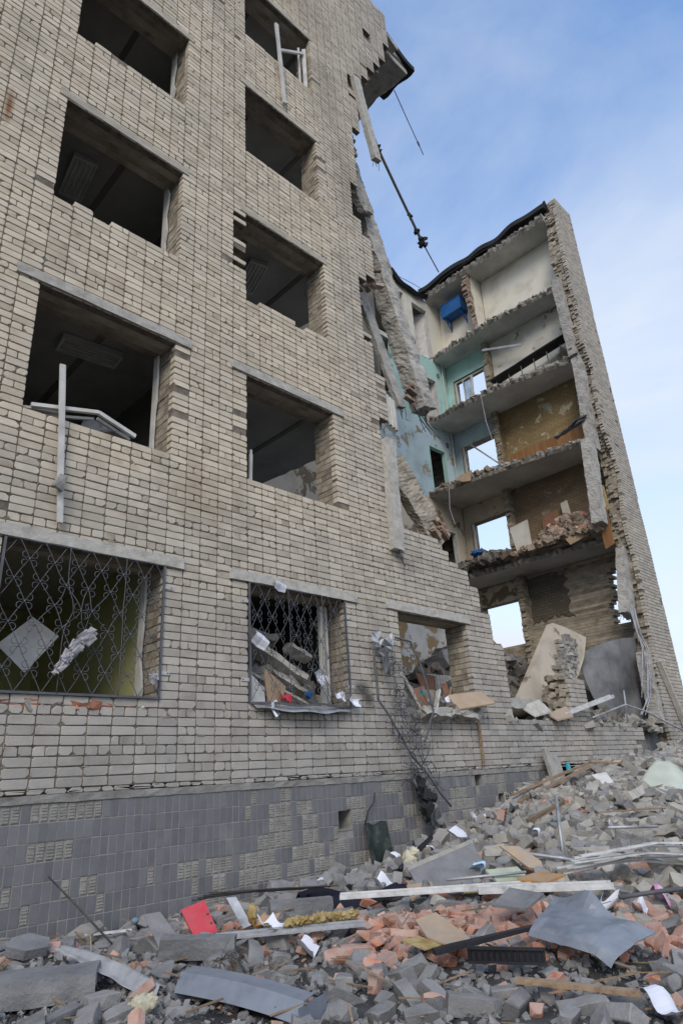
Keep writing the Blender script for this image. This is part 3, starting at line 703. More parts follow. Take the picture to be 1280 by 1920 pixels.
# sheared-off post standing in the second window
mb = MB(); mb.bar((5.40, .22, 5.62), (5.40, .20, 6.18), .05, .035, up=(0, 1, 0)); mb.box(5.385, 5.415, .18, .22, 6.18, 6.25); mb.build('frame_stub', M['white'], BLD)

# ------------------------------------------------------------------ ragged ends and hanging pieces at the break
rk = rnd(71)
M['red_dust'] = mat('mortar_smeared_red_brick', [(.3, (.19, .09, .06)), (.42, (.28, .18, .13)), (.55, (.34, .28, .22)), (.75, (.40, .36, .31))], scale=5, rough=.95, bump=.7, bscale=40, jit=.3)
mb = MB()
for i in range(NR):
    z = Z0+(i+.5)*COURSE
    if z < 5.7: continue
    x = lerp_tab(BREAK, z)
    for q in range(2):
        if rk.random() < .5: mb.obox((x+rk.uniform(-.22, .10), rk.choice((.2, .32, .44)), z), (.24, .115, .085), (rk.uniform(-.12, .12), rk.uniform(-.2, .2), rk.uniform(-.4, .4)), rk.random(), .012, rk)
mb.build('loose_end_bricks', M['inner_brick'], BLD, kind='stuff')
mb = MB()
for i in range(15):
    z = 11.3+rk.random()*1.4; mb.obox((8.75+rk.uniform(-.1, .25)+(12.2-z)*.18, rk.uniform(.25, .6), z), (.24, .115, .075), (rk.uniform(-.2, .2), rk.uniform(-.3, .3), rk.uniform(-.5, .5)), rk.random(), .012, rk)
mb.build('red_core_bricks', M['red_dust'], BLD, kind='stuff')
def hanging(name, label, p, q, w, h, up, m_='concrete', seg=10, rough=.018, extra=None, cat='beam'):
    E_ = empty(name, q); ROOT[E_.name] = Vector(q); tag(E_, label, cat)
    mb = MB(); mb.bar(p, q, w, h, up=up, seg=seg*4, rough=min(.012, rough*.55), rg=rk, sub=6); o0 = rk.random()*50
    for i, v in enumerate(mb.v):        # broad gouges and broken arrises
        q_ = Vector(v); a = noise.noise(q_*2.3+Vector((o0, 0, 0)))+.6*noise.noise(q_*6.1+Vector((0, o0, 0)))
        mb.v[i] = tuple(q_+Vector((noise.noise(q_*3+Vector((o0, 3, 0))), noise.noise(q_*3+Vector((3, o0, 0))), a*.5))*rough*1.6)
    mb.build('shaft', M[m_], E_)
    d_ = (Vector(q)-Vector(p)).normalized(); mb = MB()
    for k in range(4):
        b0 = Vector(q)+Vector((rk.uniform(-.4, .4)*w, rk.uniform(-.4, .4)*h, 0)); mb.tube([b0-d_*.1, b0+d_*rk.uniform(.02, .1), b0+d_*rk.uniform(.12, .3)+Vector((rk.uniform(-.08, .08), rk.uniform(-.08, .08), 0))], .007, 5)
    mb.build('bare_rebar', M['dark_steel'], E_)
    if extra: extra(E_)
    return E_
def beam_bricks(E_):
    mb = MB()
    for i in range(10): mb.obox((10.16+rk.uniform(-.28, .30), .42+rk.uniform(-.12, .2), 8.95+rk.random()*.75), (.25, .12, .07), (rk.uniform(-.15, .15), .2+rk.uniform(-.2, .2), rk.uniform(-.2, .2)), rk.random(), .012, rk)
    mb.build('stuck_bricks', M['red_dust'], E_, kind='stuff')
    mb = MB()
    for i in range(7): mb.tube([(10.1+rk.uniform(-.2, .3), .4, 8.9), (10.3+rk.uniform(-.2, .3), .4, 8.6), (10.4+rk.uniform(-.3, .5), .45, 8.4)], .008, 5)
    mb.build('rebar', M['dark_steel'], E_)
hanging('leaning_column', 'long rough concrete column leaning out of the break with red brick on its foot', (9.02, .95, 15.9), (10.35, .45, 8.95), .46, .40, (0, 1, 0), extra=beam_bricks, seg=34, rough=.03, cat='column')
hanging('concrete_plank', 'grey concrete panel leaning beside the long broken column', (8.60, .55, 11.6), (9.52, .42, 8.7), .28, .10, (0, 1, 0), seg=12, rough=.012, m_='concrete', cat='panel')
hanging('hanging_lintel', 'pale concrete lintel hanging upright on the wall edge above the low wall', (8.40, -.07, 7.32), (8.34, -.07, 5.12), .25, .14, (0, 1, 0), m_='lintel', seg=10, rough=.008, cat='lintel')
hanging('hanging_lintel', 'concrete lintel dangling below the broken roof corner', (8.50, -.05, 17.62), (9.03, -.03, 15.2), .24, .12, (0, 1, 0), m_='lintel', seg=8, rough=.008, cat='lintel')
def pan_b(E_):
    mb = MB()
    for i in range(14): mb.obox((10.05+rk.uniform(-.2, .2), .25+rk.uniform(-.05, .12), 5.95+rk.uniform(-.1, .18)), (.25, .12, .07), (rk.uniform(-.1, .1), .6, rk.uniform(-.2, .2)), rk.random(), .012, rk)
    mb.build('stuck_bricks', M['red_dust'], E_, kind='stuff')
hanging('fallen_wall_piece', 'tilted slab of brown plastered brickwork lodged above the low wall', (8.95, .35, 7.2), (10.2, .35, 5.75), .62, .18, (0, 1, 0), m_='inner_brick', seg=12, rough=.03, extra=pan_b, cat='wall piece')
hanging('broken_slab_end', 'snapped slab end caught in the gap below the roof corner', (8.7, .5, 14.9), (9.05, .45, 13.9), .38, .16, (0, 1, 0), seg=5, rough=.03, cat='slab')
# radiator hung on the edge
RD = empty('radiator', (8.75, .12, 7.95)); ROOT['radiator'] = Vector((8.75, .12, 7.95)); tag(RD, 'white ribbed radiator hanging on the torn wall edge', 'radiator')
for q in range(4):
    mb = MB(); mb.bar((8.58+q*.085, .08, 8.52-.03*q), (8.63+q*.085, .10, 7.86-.03*q), .06, .09, seg=1); mb.build('rib', M['white'], RD)
mb = MB(); mb.tube([(8.55, .08, 8.46), (8.86, .08, 8.36)], .02, 8); mb.tube([(8.6, .1, 7.95), (8.92, .1, 7.85)], .02, 8); mb.build('header_pipe', M['white'], RD)
# pipes hanging from the roof corner
PP = empty('dangling_pipe', (11.5, .3, 13.5)); ROOT['dangling_pipe'] = Vector((11.5, .3, 13.5)); tag(PP, 'sooty pipe with torn rags dangling into the gap below the roof', 'pipe')
mb = MB(); mb.tube([(9.3, .32, 17.1), (9.62, .3, 16.3), (10.15, .3, 15.45), (10.6, .3, 14.75), (10.98, .3, 14.15)], .038, 8, taper=.9); mb.build('pipe', M['dark_steel'], PP)
mb = MB(); mb.tube([(10.95, .3, 14.2), (11.55, .3, 13.5)], .016, 6); mb.build('thin_rod', M['dark_steel'], PP)
mb = MB()
for (x, z, s_) in ((10.98, 14.15, .12), (10.82, 14.4, .08), (10.6, 14.75, .06), (9.58, 16.35, .09)):
    for q in range(7): mb.obox((x+rk.uniform(-.6, .6)*s_, .3+rk.uniform(-.5, .5)*s_, z+rk.uniform(-.8, .8)*s_), (s_*.9, s_*.5, s_*.8), (rk.random()*3, rk.random()*3, rk.random()*3), rk.random(), s_*.3, rk)
mb.build('torn_rag', M['felt'], PP, kind='stuff')
mb = MB(); mb.tube([(11.66, 1.0, 21.35), (12.2, 1.0, 20.4), (12.68, 1.0, 19.6), (12.77, 1.0, 19.43)], .014, 6); mb.tube([(12.55, 1.0, 19.82), (12.62, 1.0, 19.70)], .028, 6)
o = mb.build('hanging_rod', M['dark_steel']); tag(o, 'thin dark rod hanging from the roof slab against the sky', 'rod')
# ------------------------------------------------------------------ the cut-open far end: gable wall, slabs, corridor
M['cream'] = peel('cream_distemper', (.68, .645, .55), (.42, .34, .22), .70, 1.1)
M['offwhite'] = peel('stained_whitewash', (.60, .58, .51), (.38, .28, .155), .585, .9)
M['teal'] = peel('sea_green_paint', (.42, .63, .585), (.40, .32, .21), .66, 1.2)
M['sky_paint'] = peel('pale_blue_paint', (.48, .60, .635), (.40, .33, .23), .575, 1.1)
M['ochre'] = peel('ochre_plaster_remnants', (.46, .42, .29), (.38, .28, .145), .42, 1.5, brick=.9)
M['umber'] = peel('bare_brown_brick', (.45, .39, .30), (.33, .245, .165), .37, 1.3, brick=.9)
M['beige'] = peel('beige_plaster', (.54, .47, .37), (.33, .25, .17), .56, 1.2, brick=.5)
M['grey_wall'] = peel('grey_render_remnants', (.20, .195, .185), (.17, .15, .12), .42, .7, brick=.9)
M['peel_white'] = peel('flaking_white_wall', (.56, .56, .54), (.36, .26, .14), .56, 1.0)
M['wainscot'] = mat('varnished_panel', [(.3, (.18, .085, .03)), (.6, (.29, .15, .06))], scale=2, rough=.55, bump=.1, jit=.05, stretch=(1, 5, .5))
rw = rnd(81)
M['dirty_lip'] = mat('broken_slab_edge', [(.3, (.12, .105, .088)), (.5, (.24, .22, .19)), (.7, (.36, .335, .295))], scale=6, rough=.95, bump=.9, bscale=26, jit=.1)
OPEN = [(5.45, 7.05), (8.6, 10.40), (12.40, 13.80), (15.40, 17.06)]
gw = MB(); i = 0; z = 0.0
while z < ZTOP:
    zc = z+COURSE/2; sp_ = [(.502, 11.0)]
    def cutspan(sp_, a, b): return [q for (c, d) in sp_ for q in ((c, min(d, a)), (max(c, b), d)) if q[1]-q[0] > .03]
    for (a, b) in OPEN:
        if a < zc < b: sp_ = cutspan(sp_, 4.62+rw.uniform(-.02, .02), 6.18)
    if 5.5 < zc < 7.25: sp_ = cutspan(sp_, 0, 1.30+rw.uniform(-.12, .1)+(.12 if zc < 6.2 else 0))
    for (a, b) in sp_: gw.box(gable_x(zc)+rw.uniform(-.008, .004), corner_x(zc)-.004, a, b, z+.003, z+COURSE-.004, rw.random())
    z += COURSE
gw.build('gable_wall', M['inner_brick'], BLD)
mb = MB()      # facing bricks knocked proud on the end wall, seen past the corner
for (z0, z1, w) in ((7.6, 8.9, .10), (5.2, 5.4, .14), (9.9, 10.4, .07)):
    zz = z0
    while zz < z1: mb.box(corner_x(zz)-.003, corner_x(zz)+w, .15, .4, zz+.004, zz+COURSE-.004, rw.random()); zz += COURSE
mb.box(21.2, 21.62, .12, .5, 21.75, 22.02); mb.build('end_wall_bricks', M['brick'], BLD, kind='stuff')

def on_gable(name, m_, y0, y1, z0, z1, rag=(0, 0, 0, 0), th=.018, step=.12):
    """a coat of plaster on the end wall; rag = unevenness of its bottom, right, top, left rims"""
    P = []
    def side(a, b, amp, nrm):
        n = max(1, int((Vector(b)-Vector(a)).length/step)) if amp else 1
        for k in range(n):
            p = Vector(a).lerp(Vector(b), k/n)
            if amp and k: p += Vector(nrm)*rw.uniform(0, amp)
            P.append(p)
    side((y0, z0), (y1, z0), rag[0], (0, 1)); side((y1, z0), (y1, z1), rag[1], (-1, 0)); side((y1, z1), (y0, z1), rag[2], (0, -1)); side((y0, z1), (y0, z0), rag[3], (1, 0))
    mb = MB(); mb.plate([(gable_x(p.y)-.016, p.x, p.y) for p in P], th, nrm=(-1, 0, 0)); return mb.build(name, M[m_], BLD, recalc=True)
FL = [1.40]+[c+SLAB for c in CEIL[:5]]
RY0, RY1, CY0, CY1 = .52, 4.2, 4.46, 6.49
SC = {1: ('grey_wall', 'grey_wall'), 2: ('umber', 'beige'), 3: ('ochre', 'sky_paint'), 4: ('offwhite', 'teal'), 5: ('cream', 'cream')}
for k in range(1, 6):
    f, c = FL[k], CEIL[k]; rm, cm = SC[k]
    if k == 1:
        on_gable('wall_plaster', 'grey_wall', 2.6, RY1, 6.0, c-.1, (.25, .1, .05, .3)); on_gable('wall_plaster', 'beige', CY0+.02, CY1, 7.04, c-.01, (.0, 0, .2, 0))
        continue
    on_gable('wall_plaster', rm, RY0+(.45 if k in (2, 3) else .05), RY1, f, c-.005, (0, 0, .0, .22))
    if k == 5: on_gable('wall_plaster', cm, CY0, CY1, f, c-.005)
    else:
        a, b = OPEN[k-1]
        on_gable('wall_plaster', cm, CY0, CY1, b+.005, c-.005); on_gable('wall_plaster', cm, CY0, CY1, f, a-.01); on_gable('wall_plaster', cm, 6.2, CY1, a-.01, b+.005); on_gable('wall_plaster', cm if k != 3 else 'beige', CY0, 4.6, a-.01, b+.005)
# timber wainscot, dark shelf, its legs and a tilted channel in the third and fourth storeys
mb = MB()
for q in range(5): mb.box(gable_x(11.7)-.07, gable_x(11.7)-.05, .9+q*.62, .9+q*.62+.61, 11.37, 12.55, rw.random())
mb.build('wainscot', M['wainscot'], BLD)
mb = MB(); mb.bar((20.25, .72, 16.05), (20.10, 4.0, 15.62), .5, .05, seg=6, rough=.01, rg=rw); mb.build('worktop', M['felt'], BLD)
mb = MB()
for q in range(6): mb.bar((20.0, 1.0+q*.55, 14.75), (20.05, 1.05+q*.55, 15.72), .03, .03)
mb.build('bench_leg', M['steel'], BLD)
mb = MB(); mb.bar((20.3, 2.6, 16.75), (20.15, 4.25, 17.35), .05, .09); o = mb.build('tilted_channel', M['galv'], BLD)

EDGE = {1: [(.4, 19.35), (2.85, 19.15), (6.5, 18.9)], 2: [(.4, 19.25), (3.8, 18.8), (6.5, 18.5)], 3: [(.4, 19.75), (3.5, 19.1), (6.5, 19.1)], 4: [(.4, 20.0), (3.25, 19.69), (6.5, 19.9)], 5: [(.4, 19.85), (6.5, 19.9)]}
for k in range(1, 6):
    c = CEIL[k]; mb = MB(); lip = MB()
    ragged_slab(mb, lambda y: lerp_tab(EDGE[k], y)-.06, .51, 6.49, gable_x(c)-.002, c, c+(SLAB if k < 5 else .28), rw, amp=.09, step=.09, lip=lip)
    lip.build('slab_lip', M['dirty_lip'], BLD, recalc=True)
    mb.build('floor_slab' if k < 5 else 'roof_slab', M['ceiling'], BLD, recalc=True)
    mb = MB(); mb.box(16.4, gable_x(c)-.004, 6.66, 10.9, c, c+SLAB); mb.build('rear_slab', M['ceiling'], BLD)
    # screed crust and crumbs along the broken lip
    if k < 5:
        mb = MB()
        for q in range(70):
            y = rw.uniform(.5, 6.4); e = lerp_tab(EDGE[k], y); s_ = rw.uniform(.04, .16)
            mb.obox((e+rw.uniform(-.05, .45), y, c+SLAB+s_*.3), (s_*1.5, s_*1.2, s_*.7), (rw.uniform(-.4, .4), rw.uniform(-.4, .4), rw.random()*3), rw.random(), s_*.2, rw)
        mb.build('screed_crumbs', M['concrete'], BLD, kind='stuff')
mb = MB(); mb.box(13.0, 20.2, 10.9, 11.3, 0, 21.2); mb.build('rear_wall', M['room'], BLD)
mb = MB(); mb.box(16.35, 16.5, 6.66, 10.89, 0, 21.2); mb.build('rear_partition', M['room'], BLD)
# partition between room and corridor: stubs with broken ends
for k in range(1, 6):
    f, c = FL[k], CEIL[k]; mb = MB(); z = f+.002
    ins = {5: -.0, 4: .55, 3: .5, 2: .75, 1: .8}[k]
    while z < c-COURSE*.5:
        x0 = (lerp_tab(EDGE[k], 4.3)+ins if k == 5 else gable_x(z)-.34)+rw.uniform(-.05, .07)+(.2*math.sin((z-f)*2.2) if k == 5 else 0)
        mb.box(x0, gable_x(z)-.04, 4.24+rw.uniform(-.006, .006), 4.43, z+.003, min(z+COURSE-.004, c-.003), rw.random()); z += COURSE
    mb.build('partition_stub', M['red_dust' if k == 5 else 'inner_brick'], BLD)
    if k in (4, 5, 3):
        x0 = lerp_tab(EDGE[k], 4.3)+ins+.18 if k == 5 else gable_x(c)-.26
        P = [(x0+rw.uniform(-.03, .1), 4.232, f+.1+(c-f-.12)*q/12) for q in range(13)]+[(gable_x(c)-.045, 4.232, c-.02), (gable_x(f)-.045, 4.232, f+.1)]
        mb = MB(); mb.plate(P, .016, nrm=(0, -1, 0)); mb.build('partition_plaster', M['cream' if k == 5 else 'ochre'], BLD, recalc=True)
# corridor wall with its doorways
XL = {0: 8.9, 1: 8.9, 2: 8.9, 3: 15.6, 4: 16.7, 5: 17.35}
CM = {0: 'peel_white', 1: 'peel_white', 2: 'beige', 3: 'sky_paint', 4: 'teal', 5: 'cream'}
DT = {0: 3.5, 1: 6.75, 2: 10.02, 3: 13.52, 4: 16.9, 5: 20.6}
for k in range(6):
    f = FL[k]-(SLAB if k else 0); c = CEIL[k]; d0, d1 = 18.75, 19.86
    xr = gable_x((f+c)/2)-.02
    n = 16; left = [(XL[k]+rw.uniform(-.12, .12)+(.5*(c-f-(c-f)*q/n)/3.4 if k in (3, 4) else 0), 6.5, c-(c-f)*q/n) for q in range(n+1)]
    if k == 5: left = [(17.5+rw.uniform(-.03, .03), 6.5, c-(c-f)*q/n) for q in range(n+1)]
    mb = MB()
    if k == 5:   # a second doorway beside the torn end
        for P in ([(17.4, 6.5, f), (17.66, 6.5, f), (17.62, 6.5, c), (17.42, 6.5, c)], [(17.66, 6.5, 20.75), (18.3, 6.5, 20.75), (18.3, 6.5, c), (17.66, 6.5, c)], [(18.3, 6.5, f), (d0, 6.5, f), (d0, 6.5, c), (18.3, 6.5, c)]): mb.plate(P, .15, nrm=(0, 1, 0))
    else: mb.plate(left+[(d0, 6.5, f), (d0, 6.5, c)], .15, nrm=(0, 1, 0))
    mb.plate([(d0, 6.5, DT[k]), (d1, 6.5, DT[k]), (d1, 6.5, c), (d0, 6.5, c)], .15, nrm=(0, 1, 0))
    mb.plate([(d1, 6.5, f), (xr, 6.5, f), (xr, 6.5, c), (d1, 6.5, c)], .15, nrm=(0, 1, 0))
    mb.build('corridor_wall', M[CM[k]], BLD, recalc=True)
    if k >= 2:
        g = MB(); zf = FL[k]
        for (x0, x1, z0, z1) in ((d0, d0+.05, zf, DT[k]), (d1-.05, d1, zf, DT[k]), (d0+.05, d1-.05, DT[k]-.05, DT[k])): g.box(x0, x1, 6.47, 6.66, z0, z1)
        DF = g.build('door_frame', M['white' if k != 3 else 'teal'], BLD)
    if k in (4, 5):
        mb = MB(); a = 1.15 if k == 5 else 1.35
        mb.obox((d1-.05-.42*math.cos(a), 6.66+.42*math.sin(a), FL[k]+(DT[k]-FL[k])/2), (.86, .04, DT[k]-FL[k]-.08), (0, 0, -a), .2)
        mb.build('door', M['white'], BLD)
    if k in (2, 3, 4):      # round lamp fitting beside the corner
        mb = MB(); P = [(20.05+.07*math.cos(t*.524), 6.46, DT[k]+.35+.10*math.sin(t*.524)) for t in range(13)]; mb.tube(P, .018, 6); mb.build('wall_lamp_ring', M['dark_steel'], BLD)
    if k in (3, 4): mb = MB(); mb.tube([(20.35, 6.44, FL[k]), (20.36, 6.44, CEIL[k])], .03, 8); mb.build('riser_pipe', M['white'], BLD)
# remains of the corridor-end windows
W4 = MB(); x4 = gable_x(16.3)+.06
for (y, w) in ((4.66, .07), (6.14, .07), (5.35, .06), (5.75, .05)): W4.box(x4, x4+.06, y-w/2, y+w/2, 15.42, 17.04)
W4.box(x4+.003, x4+.063, 4.7, 6.1, 15.42, 15.49); W4.box(x4+.003, x4+.063, 4.7, 6.1, 16.97, 17.03); W4.bar((x4-.12, 5.3, 15.62), (x4-.1, 5.22, 16.9), .05, .07); W4.bar((x4-.12, 5.3, 16.9), (x4+.02, 5.8, 16.95), .04, .06)
WF = W4.build('window_frame', M['white'], BLD); WF.location = -ROOT['brick_building']; ROOT[WF.name] = Vector((0, 0, 0))
mb = MB(); mb.box(x4+.02, x4+.026, 5.38, 5.73, 15.49, 16.97); mb.build('pane', M['glass'], WF)
for k, (a, b) in ((2, OPEN[1]), (3, OPEN[2])):
    x = gable_x((a+b)/2); mb = MB(); mb.box(x+.02, x+.09, 6.10, 6.17, a, b); mb.box(x+.2, x+.3, 4.63, 6.16, a-.02, a+.02)
    if k == 3: mb.bar((x-.05, 5.7, b-.05), (x-.1, 4.55, a+.02), .05, .06)
    mb.build('window_frame', M['white'], BLD)
mb = MB()
for q in range(9): mb.box(gable_x(15)-.11, gable_x(15)-.03, 4.95+q*.1, 5.03+q*.1, 14.95, 15.42)
mb.build('radiator_ribs', M['white'], BLD)
# blue tank on brackets
BT = empty('wall_tank', (20.5, 5.5, 20.0)); ROOT['wall_tank'] = Vector((20.5, 5.5, 20.0)); tag(BT, 'blue metal tank on brackets on the top floor wall', 'tank')
mb = MB(); mb.box(20.28, 20.80, 4.98, 6.02, 20.12, 20.74); mb.build('tank_body', M['blue'], BT)
mb = MB(); mb.box(20.26, 20.82, 4.96, 6.04, 20.742, 20.77); mb.build('tank_lid', M['blue'], BT)
for y in (5.08, 5.9):
    mb = MB(); mb.bar((20.32, y, 20.1), (20.8, y, 20.1), .04, .035); mb.bar((20.34, y, 20.1), (20.8, y, 19.62), .035, .035); mb.box(20.78, 20.82, y-.02, y+.02, 19.55, 20.1); mb.build('bracket', M['blue'], BT)
# roof felt draped over the far roof and sagging to the torn end
mb = MB()
def felt(u, v):
    y = .35+6.3*u; sag = .05*math.sin(11*u)+.03*math.sin(31*u)
    return (19.70+1.3*v+.05*math.sin(23*u)*(1-v), y, 21.72+sag*(1-v)-.06*(1-v))
mb.sheet(felt, 44, 5, .2)
def felt2(u, v):
    x = 17.45+2.6*u; z = 21.56-.62*math.sin(math.pi*min(1, u*1.05))**1.4*(.75+.25*math.sin(9*u))+.10*(1-u)
    return (x, 6.25+.5*v, z+.22*v-.05*math.sin(14*u)-.16*(1-v))
mb.sheet(felt2, 26, 4, .16); mb.build('roofing_felt', M['felt'], BLD, recalc=True)
mb = MB(); mb.bar((19.95, .3, 21.5), (19.85, .35, 22.05), .1, .05); mb.build('felt_flap', M['felt'], BLD)
mb = MB(); mb.tube([(16.5, 6.4, 21.5), (17.6, 6.3, 21.25), (18.7, 6.2, 21.3), (19.5, 6.0, 21.1), (19.7, 5.2, 21.55), (19.6, 3.2, 21.45), (19.65, 1.2, 21.2)], .012, 5); mb.build('loose_cable', M['dark_steel'], BLD)
# broken stubs of the frame: columns hanging at the front of the far end
for (p, q, w, h, lab) in (((19.42, .42, 17.9), (19.52, .42, 14.62), .30, .30, 'uppermost concrete column standing at the broken front edge of the far end'),
                          ((19.62, .38, 14.55), (19.22, .40, 10.8), .32, .32, 'grey concrete column in the middle of the far end, chipped down its side'),
                          ((18.98, .42, 11.1), (18.58, .48, 8.15), .36, .34, 'concrete column hanging beside the rubble-strewn floor, bars bare at its foot'),
                          ((19.55, .36, 7.45), (18.85, .40, 5.35), .48, .26, 'short wide concrete stub above the hanging reinforcing bars'),
                          ((18.78, .18, 4.25), (18.52, .12, 2.35), .30, .30, 'fallen concrete post leaning by the far corner at ground level')):
    hanging('concrete_column', lab, p, q, w, h, (0, 1, 0), m_='concrete', seg=16, rough=.014, cat='column')
mb = MB(); mb.bar((19.05, -.08, 4.0), (19.85, -.12, 2.2), .14, .06, seg=8, rough=.006, rg=rw); o = mb.build('leaning_strip', M['lintel']); tag(o, 'thin grey strip leaning on the far corner of the building', 'strip')
# hanging reinforcing bars
RB = empty('reinforcing_bars', (18.3, .2, 3.4)); ROOT['reinforcing_bars'] = Vector((18.3, .2, 3.4)); tag(RB, 'bunch of thin reinforcing bars hanging in curves over a grey sheet', 'rebar')
for q in range(7):
    a = rw.uniform(-.25, .25); b = rw.uniform(-.5, .2)
    pts = [(18.7+a*.6+.0*t, .15+rw.uniform(-.03, .03), 5.5-2.3*t) for t in (0, .3)]+[(18.75+a+.1, .1, 4.4), (18.5+a+b*.4, .05, 3.7), (18.1+a+b, .0, 3.1-abs(b)*.4), (17.6+b*1.3, .0, 2.55)][:rw.choice((2, 3, 4))]
    mb = MB(); mb.tube(pts, .013, 6); mb.build('bar', M['galv'], RB, smooth=True)
# ------------------------------------------------------------------ ground and rubble relief
CREST = [(-3, .15), (2.5, .28), (3.5, .20), (5, .22), (6, .22), (7.2, .25), (8.9, .55), (10.9, .95), (12.5, 1.15), (13.9, 1.36), (16.2, 1.42), (18.5, 1.7), (20, 1.9), (22, 1.2), (30, .2)]
def relief(x, y):
    c = lerp_tab(CREST, x)
    if y > -.05: y = -.05
    fall = max(0.0, 1-max(0, -y-.6)/ (4.5+max(0, x-6)*.55))
    near = .10*math.exp(-((x-5.2)**2/2.2+(y+3.6)**2/2.5))+.16*math.exp(-((x-7.4)**2/3+(y+2.4)**2/2.0))
    n_ = noise.noise(Vector((x*.9, y*.9, 3.1)))*.07+noise.noise(Vector((x*2.6, y*2.6, 7.7)))*.035
    return max(-.05, .02+c*fall**1.1+near+n_*min(1, .4+c))
M['dirt'] = mat('trampled_dirt_and_dust', [(.3, (.03, .03, .03)), (.5, (.06, .059, .058)), (.68, (.11, .107, .103))], scale=2.3, rough=.98, bump=1.0, bscale=22, jit=.0, nrough=.72)
mb = MB(); S = 900.0
# one sheet to the horizon: a fine patch where the rubble lies, coarse beyond
xs = [-S, -200, -60, -20]+[-8+i*.5 for i in range(12)]+[-2+i*.14 for i in range(172)]+[22.2+i*1.5 for i in range(8)]+[60, 200, S]
ys = [-S, -200, -60, -25, -14, -10]+[-8+i*.14 for i in range(58)]+[.1, 2, 6, 12, 20, 60, 200, S]
rgd = rnd(91); W = len(ys); vs_ = []
for x in xs:
    for y in ys:
        z = relief(x, y)+rgd.uniform(-.012, .012) if -8 <= x <= 30 and -9 < y < .05 else 0.0
        vs_.append((x, y, z if y < .05 else -.05))
mb.add(vs_, [(i*W+j, (i+1)*W+j, (i+1)*W+j+1, i*W+j+1) for i in range(len(xs)-1) for j in range(W-1)])
o = mb.build('ground', M['dirt'], smooth=False); tag(o, 'dusty ground strewn with rubble', None, None, 'structure')

# ------------------------------------------------------------------ loose bricks and fragments
def chipped(seed, size, cuts, depth=(.70, .96), rough=0.0):
    """a brick or lump with corners and edges knocked off"""
    rg = rnd(seed); bm = bmesh.new(); bmesh.ops.create_cube(bm, size=1)
    for v in bm.verts: v.co = Vector((v.co.x*size[0], v.co.y*size[1], v.co.z*size[2]))
    if rg.random() < .35:      # snapped across
        x = size[0]*rg.uniform(-.05, .32); nr = Vector((1, rg.uniform(-.35, .35), rg.uniform(-.35, .35))).normalized()
        r = bmesh.ops.bisect_plane(bm, geom=bm.verts[:]+bm.edges[:]+bm.faces[:], plane_co=(x, 0, 0), plane_no=nr, clear_outer=True)
        ed = [e for e in r['geom_cut'] if isinstance(e, bmesh.types.BMEdge)]; bmesh.ops.contextual_create(bm, geom=ed)
    for _ in range(cuts):
        c = Vector((rg.choice((-1, 1))*size[0], rg.choice((-1, 1))*size[1], rg.choice((-1, 1))*size[2]))*.5
        nr = Vector((c.x/size[0]*rg.uniform(.2, 1.6), c.y/size[1]*rg.uniform(.2, 1.6), c.z/size[2]*rg.uniform(.2, 1.6))).normalized()
        k = rg.uniform(*depth)
        r = bmesh.ops.bisect_plane(bm, geom=bm.verts[:]+bm.edges[:]+bm.faces[:], plane_co=nr*(c.dot(nr)*k), plane_no=nr, clear_outer=True)
        ed = [e for e in r['geom_cut'] if isinstance(e, bmesh.types.BMEdge)]
        if ed: bmesh.ops.contextual_create(bm, geom=ed)
    bmesh.ops.recalc_face_normals(bm, faces=bm.faces)
    c = sum((v.co for v in bm.verts), Vector())/len(bm.verts)
    for v in bm.verts: v.co -= c
    # worn arrises
    bmesh.ops.bevel(bm, geom=bm.edges[:], offset=min(size)*.07, segments=1, affect='EDGES', clamp_overlap=True)
    if rough:                      # broken faces are uneven
        bmesh.ops.subdivide_edges(bm, edges=[e for e in bm.edges if e.calc_length() > .03], cuts=1, use_grid_fill=True)
        bmesh.ops.triangulate(bm, faces=[f for f in bm.faces if len(f.verts) > 4])
        for v in bm.verts:
            k = v.co*9+Vector((seed*1.7, 0, 0)); v.co += Vector((noise.noise(k), noise.noise(k+Vector((9, 0, 0))), noise.noise(k+Vector((0, 9, 0)))))*rough
    return bm
def chip_mesh(name, seed, size, cuts, M_, **kw):
    bm = chipped(seed, size, cuts, **kw); me = bpy.data.meshes.new(name); bm.to_mesh(me); bm.free(); me.materials.append(M_); return me
M['grey_rubble'] = mat('dusty_grey_brick', [(.3, (.13, .127, .125)), (.5, (.215, .21, .205)), (.7, (.31, .302, .29))], scale=3.5, rough=.95, bump=.6, bscale=45, jit=.3, dust=.6, dustcol=(.31, .30, .285))
M['pale_rubble'] = mat('pale_dusty_brick', [(.3, (.21, .195, .168)), (.5, (.32, .30, .262)), (.7, (.43, .405, .355))], scale=3.5, rough=.95, bump=.6, bscale=45, jit=.38, dust=.6, dustcol=(.36, .34, .305))
M['red_rubble'] = mat('dusty_red_brick', [(.28, (.40, .12, .06)), (.42, (.46, .225, .15)), (.56, (.49, .31, .24)), (.74, (.50, .385, .33))], scale=4.5, rough=.95, bump=.6, bscale=45, jit=.3, dust=.55, dustcol=(.47, .355, .305))
M['conc_rubble'] = mat('grey_concrete_lump', [(.3, (.14, .14, .143)), (.5, (.21, .21, .212)), (.7, (.285, .282, .276))], scale=3, rough=.95, bump=.9, bscale=24, jit=.18, dust=.4, dustcol=(.27, .267, .26))
GB = [chip_mesh('loose_grey_brick', 100+i, (.25, .12, .088), 3+i % 6, M['grey_rubble'], rough=.011) for i in range(14)]
PB = [chip_mesh('loose_pale_brick', 150+i, (.25, .12, .088), 3+i % 6, M['pale_rubble'], rough=.011) for i in range(14)]
RDB = [chip_mesh('loose_red_brick', 200+i, (.25, .12, .066), 3+i % 6, M['red_rubble'], rough=.010) for i in range(14)]
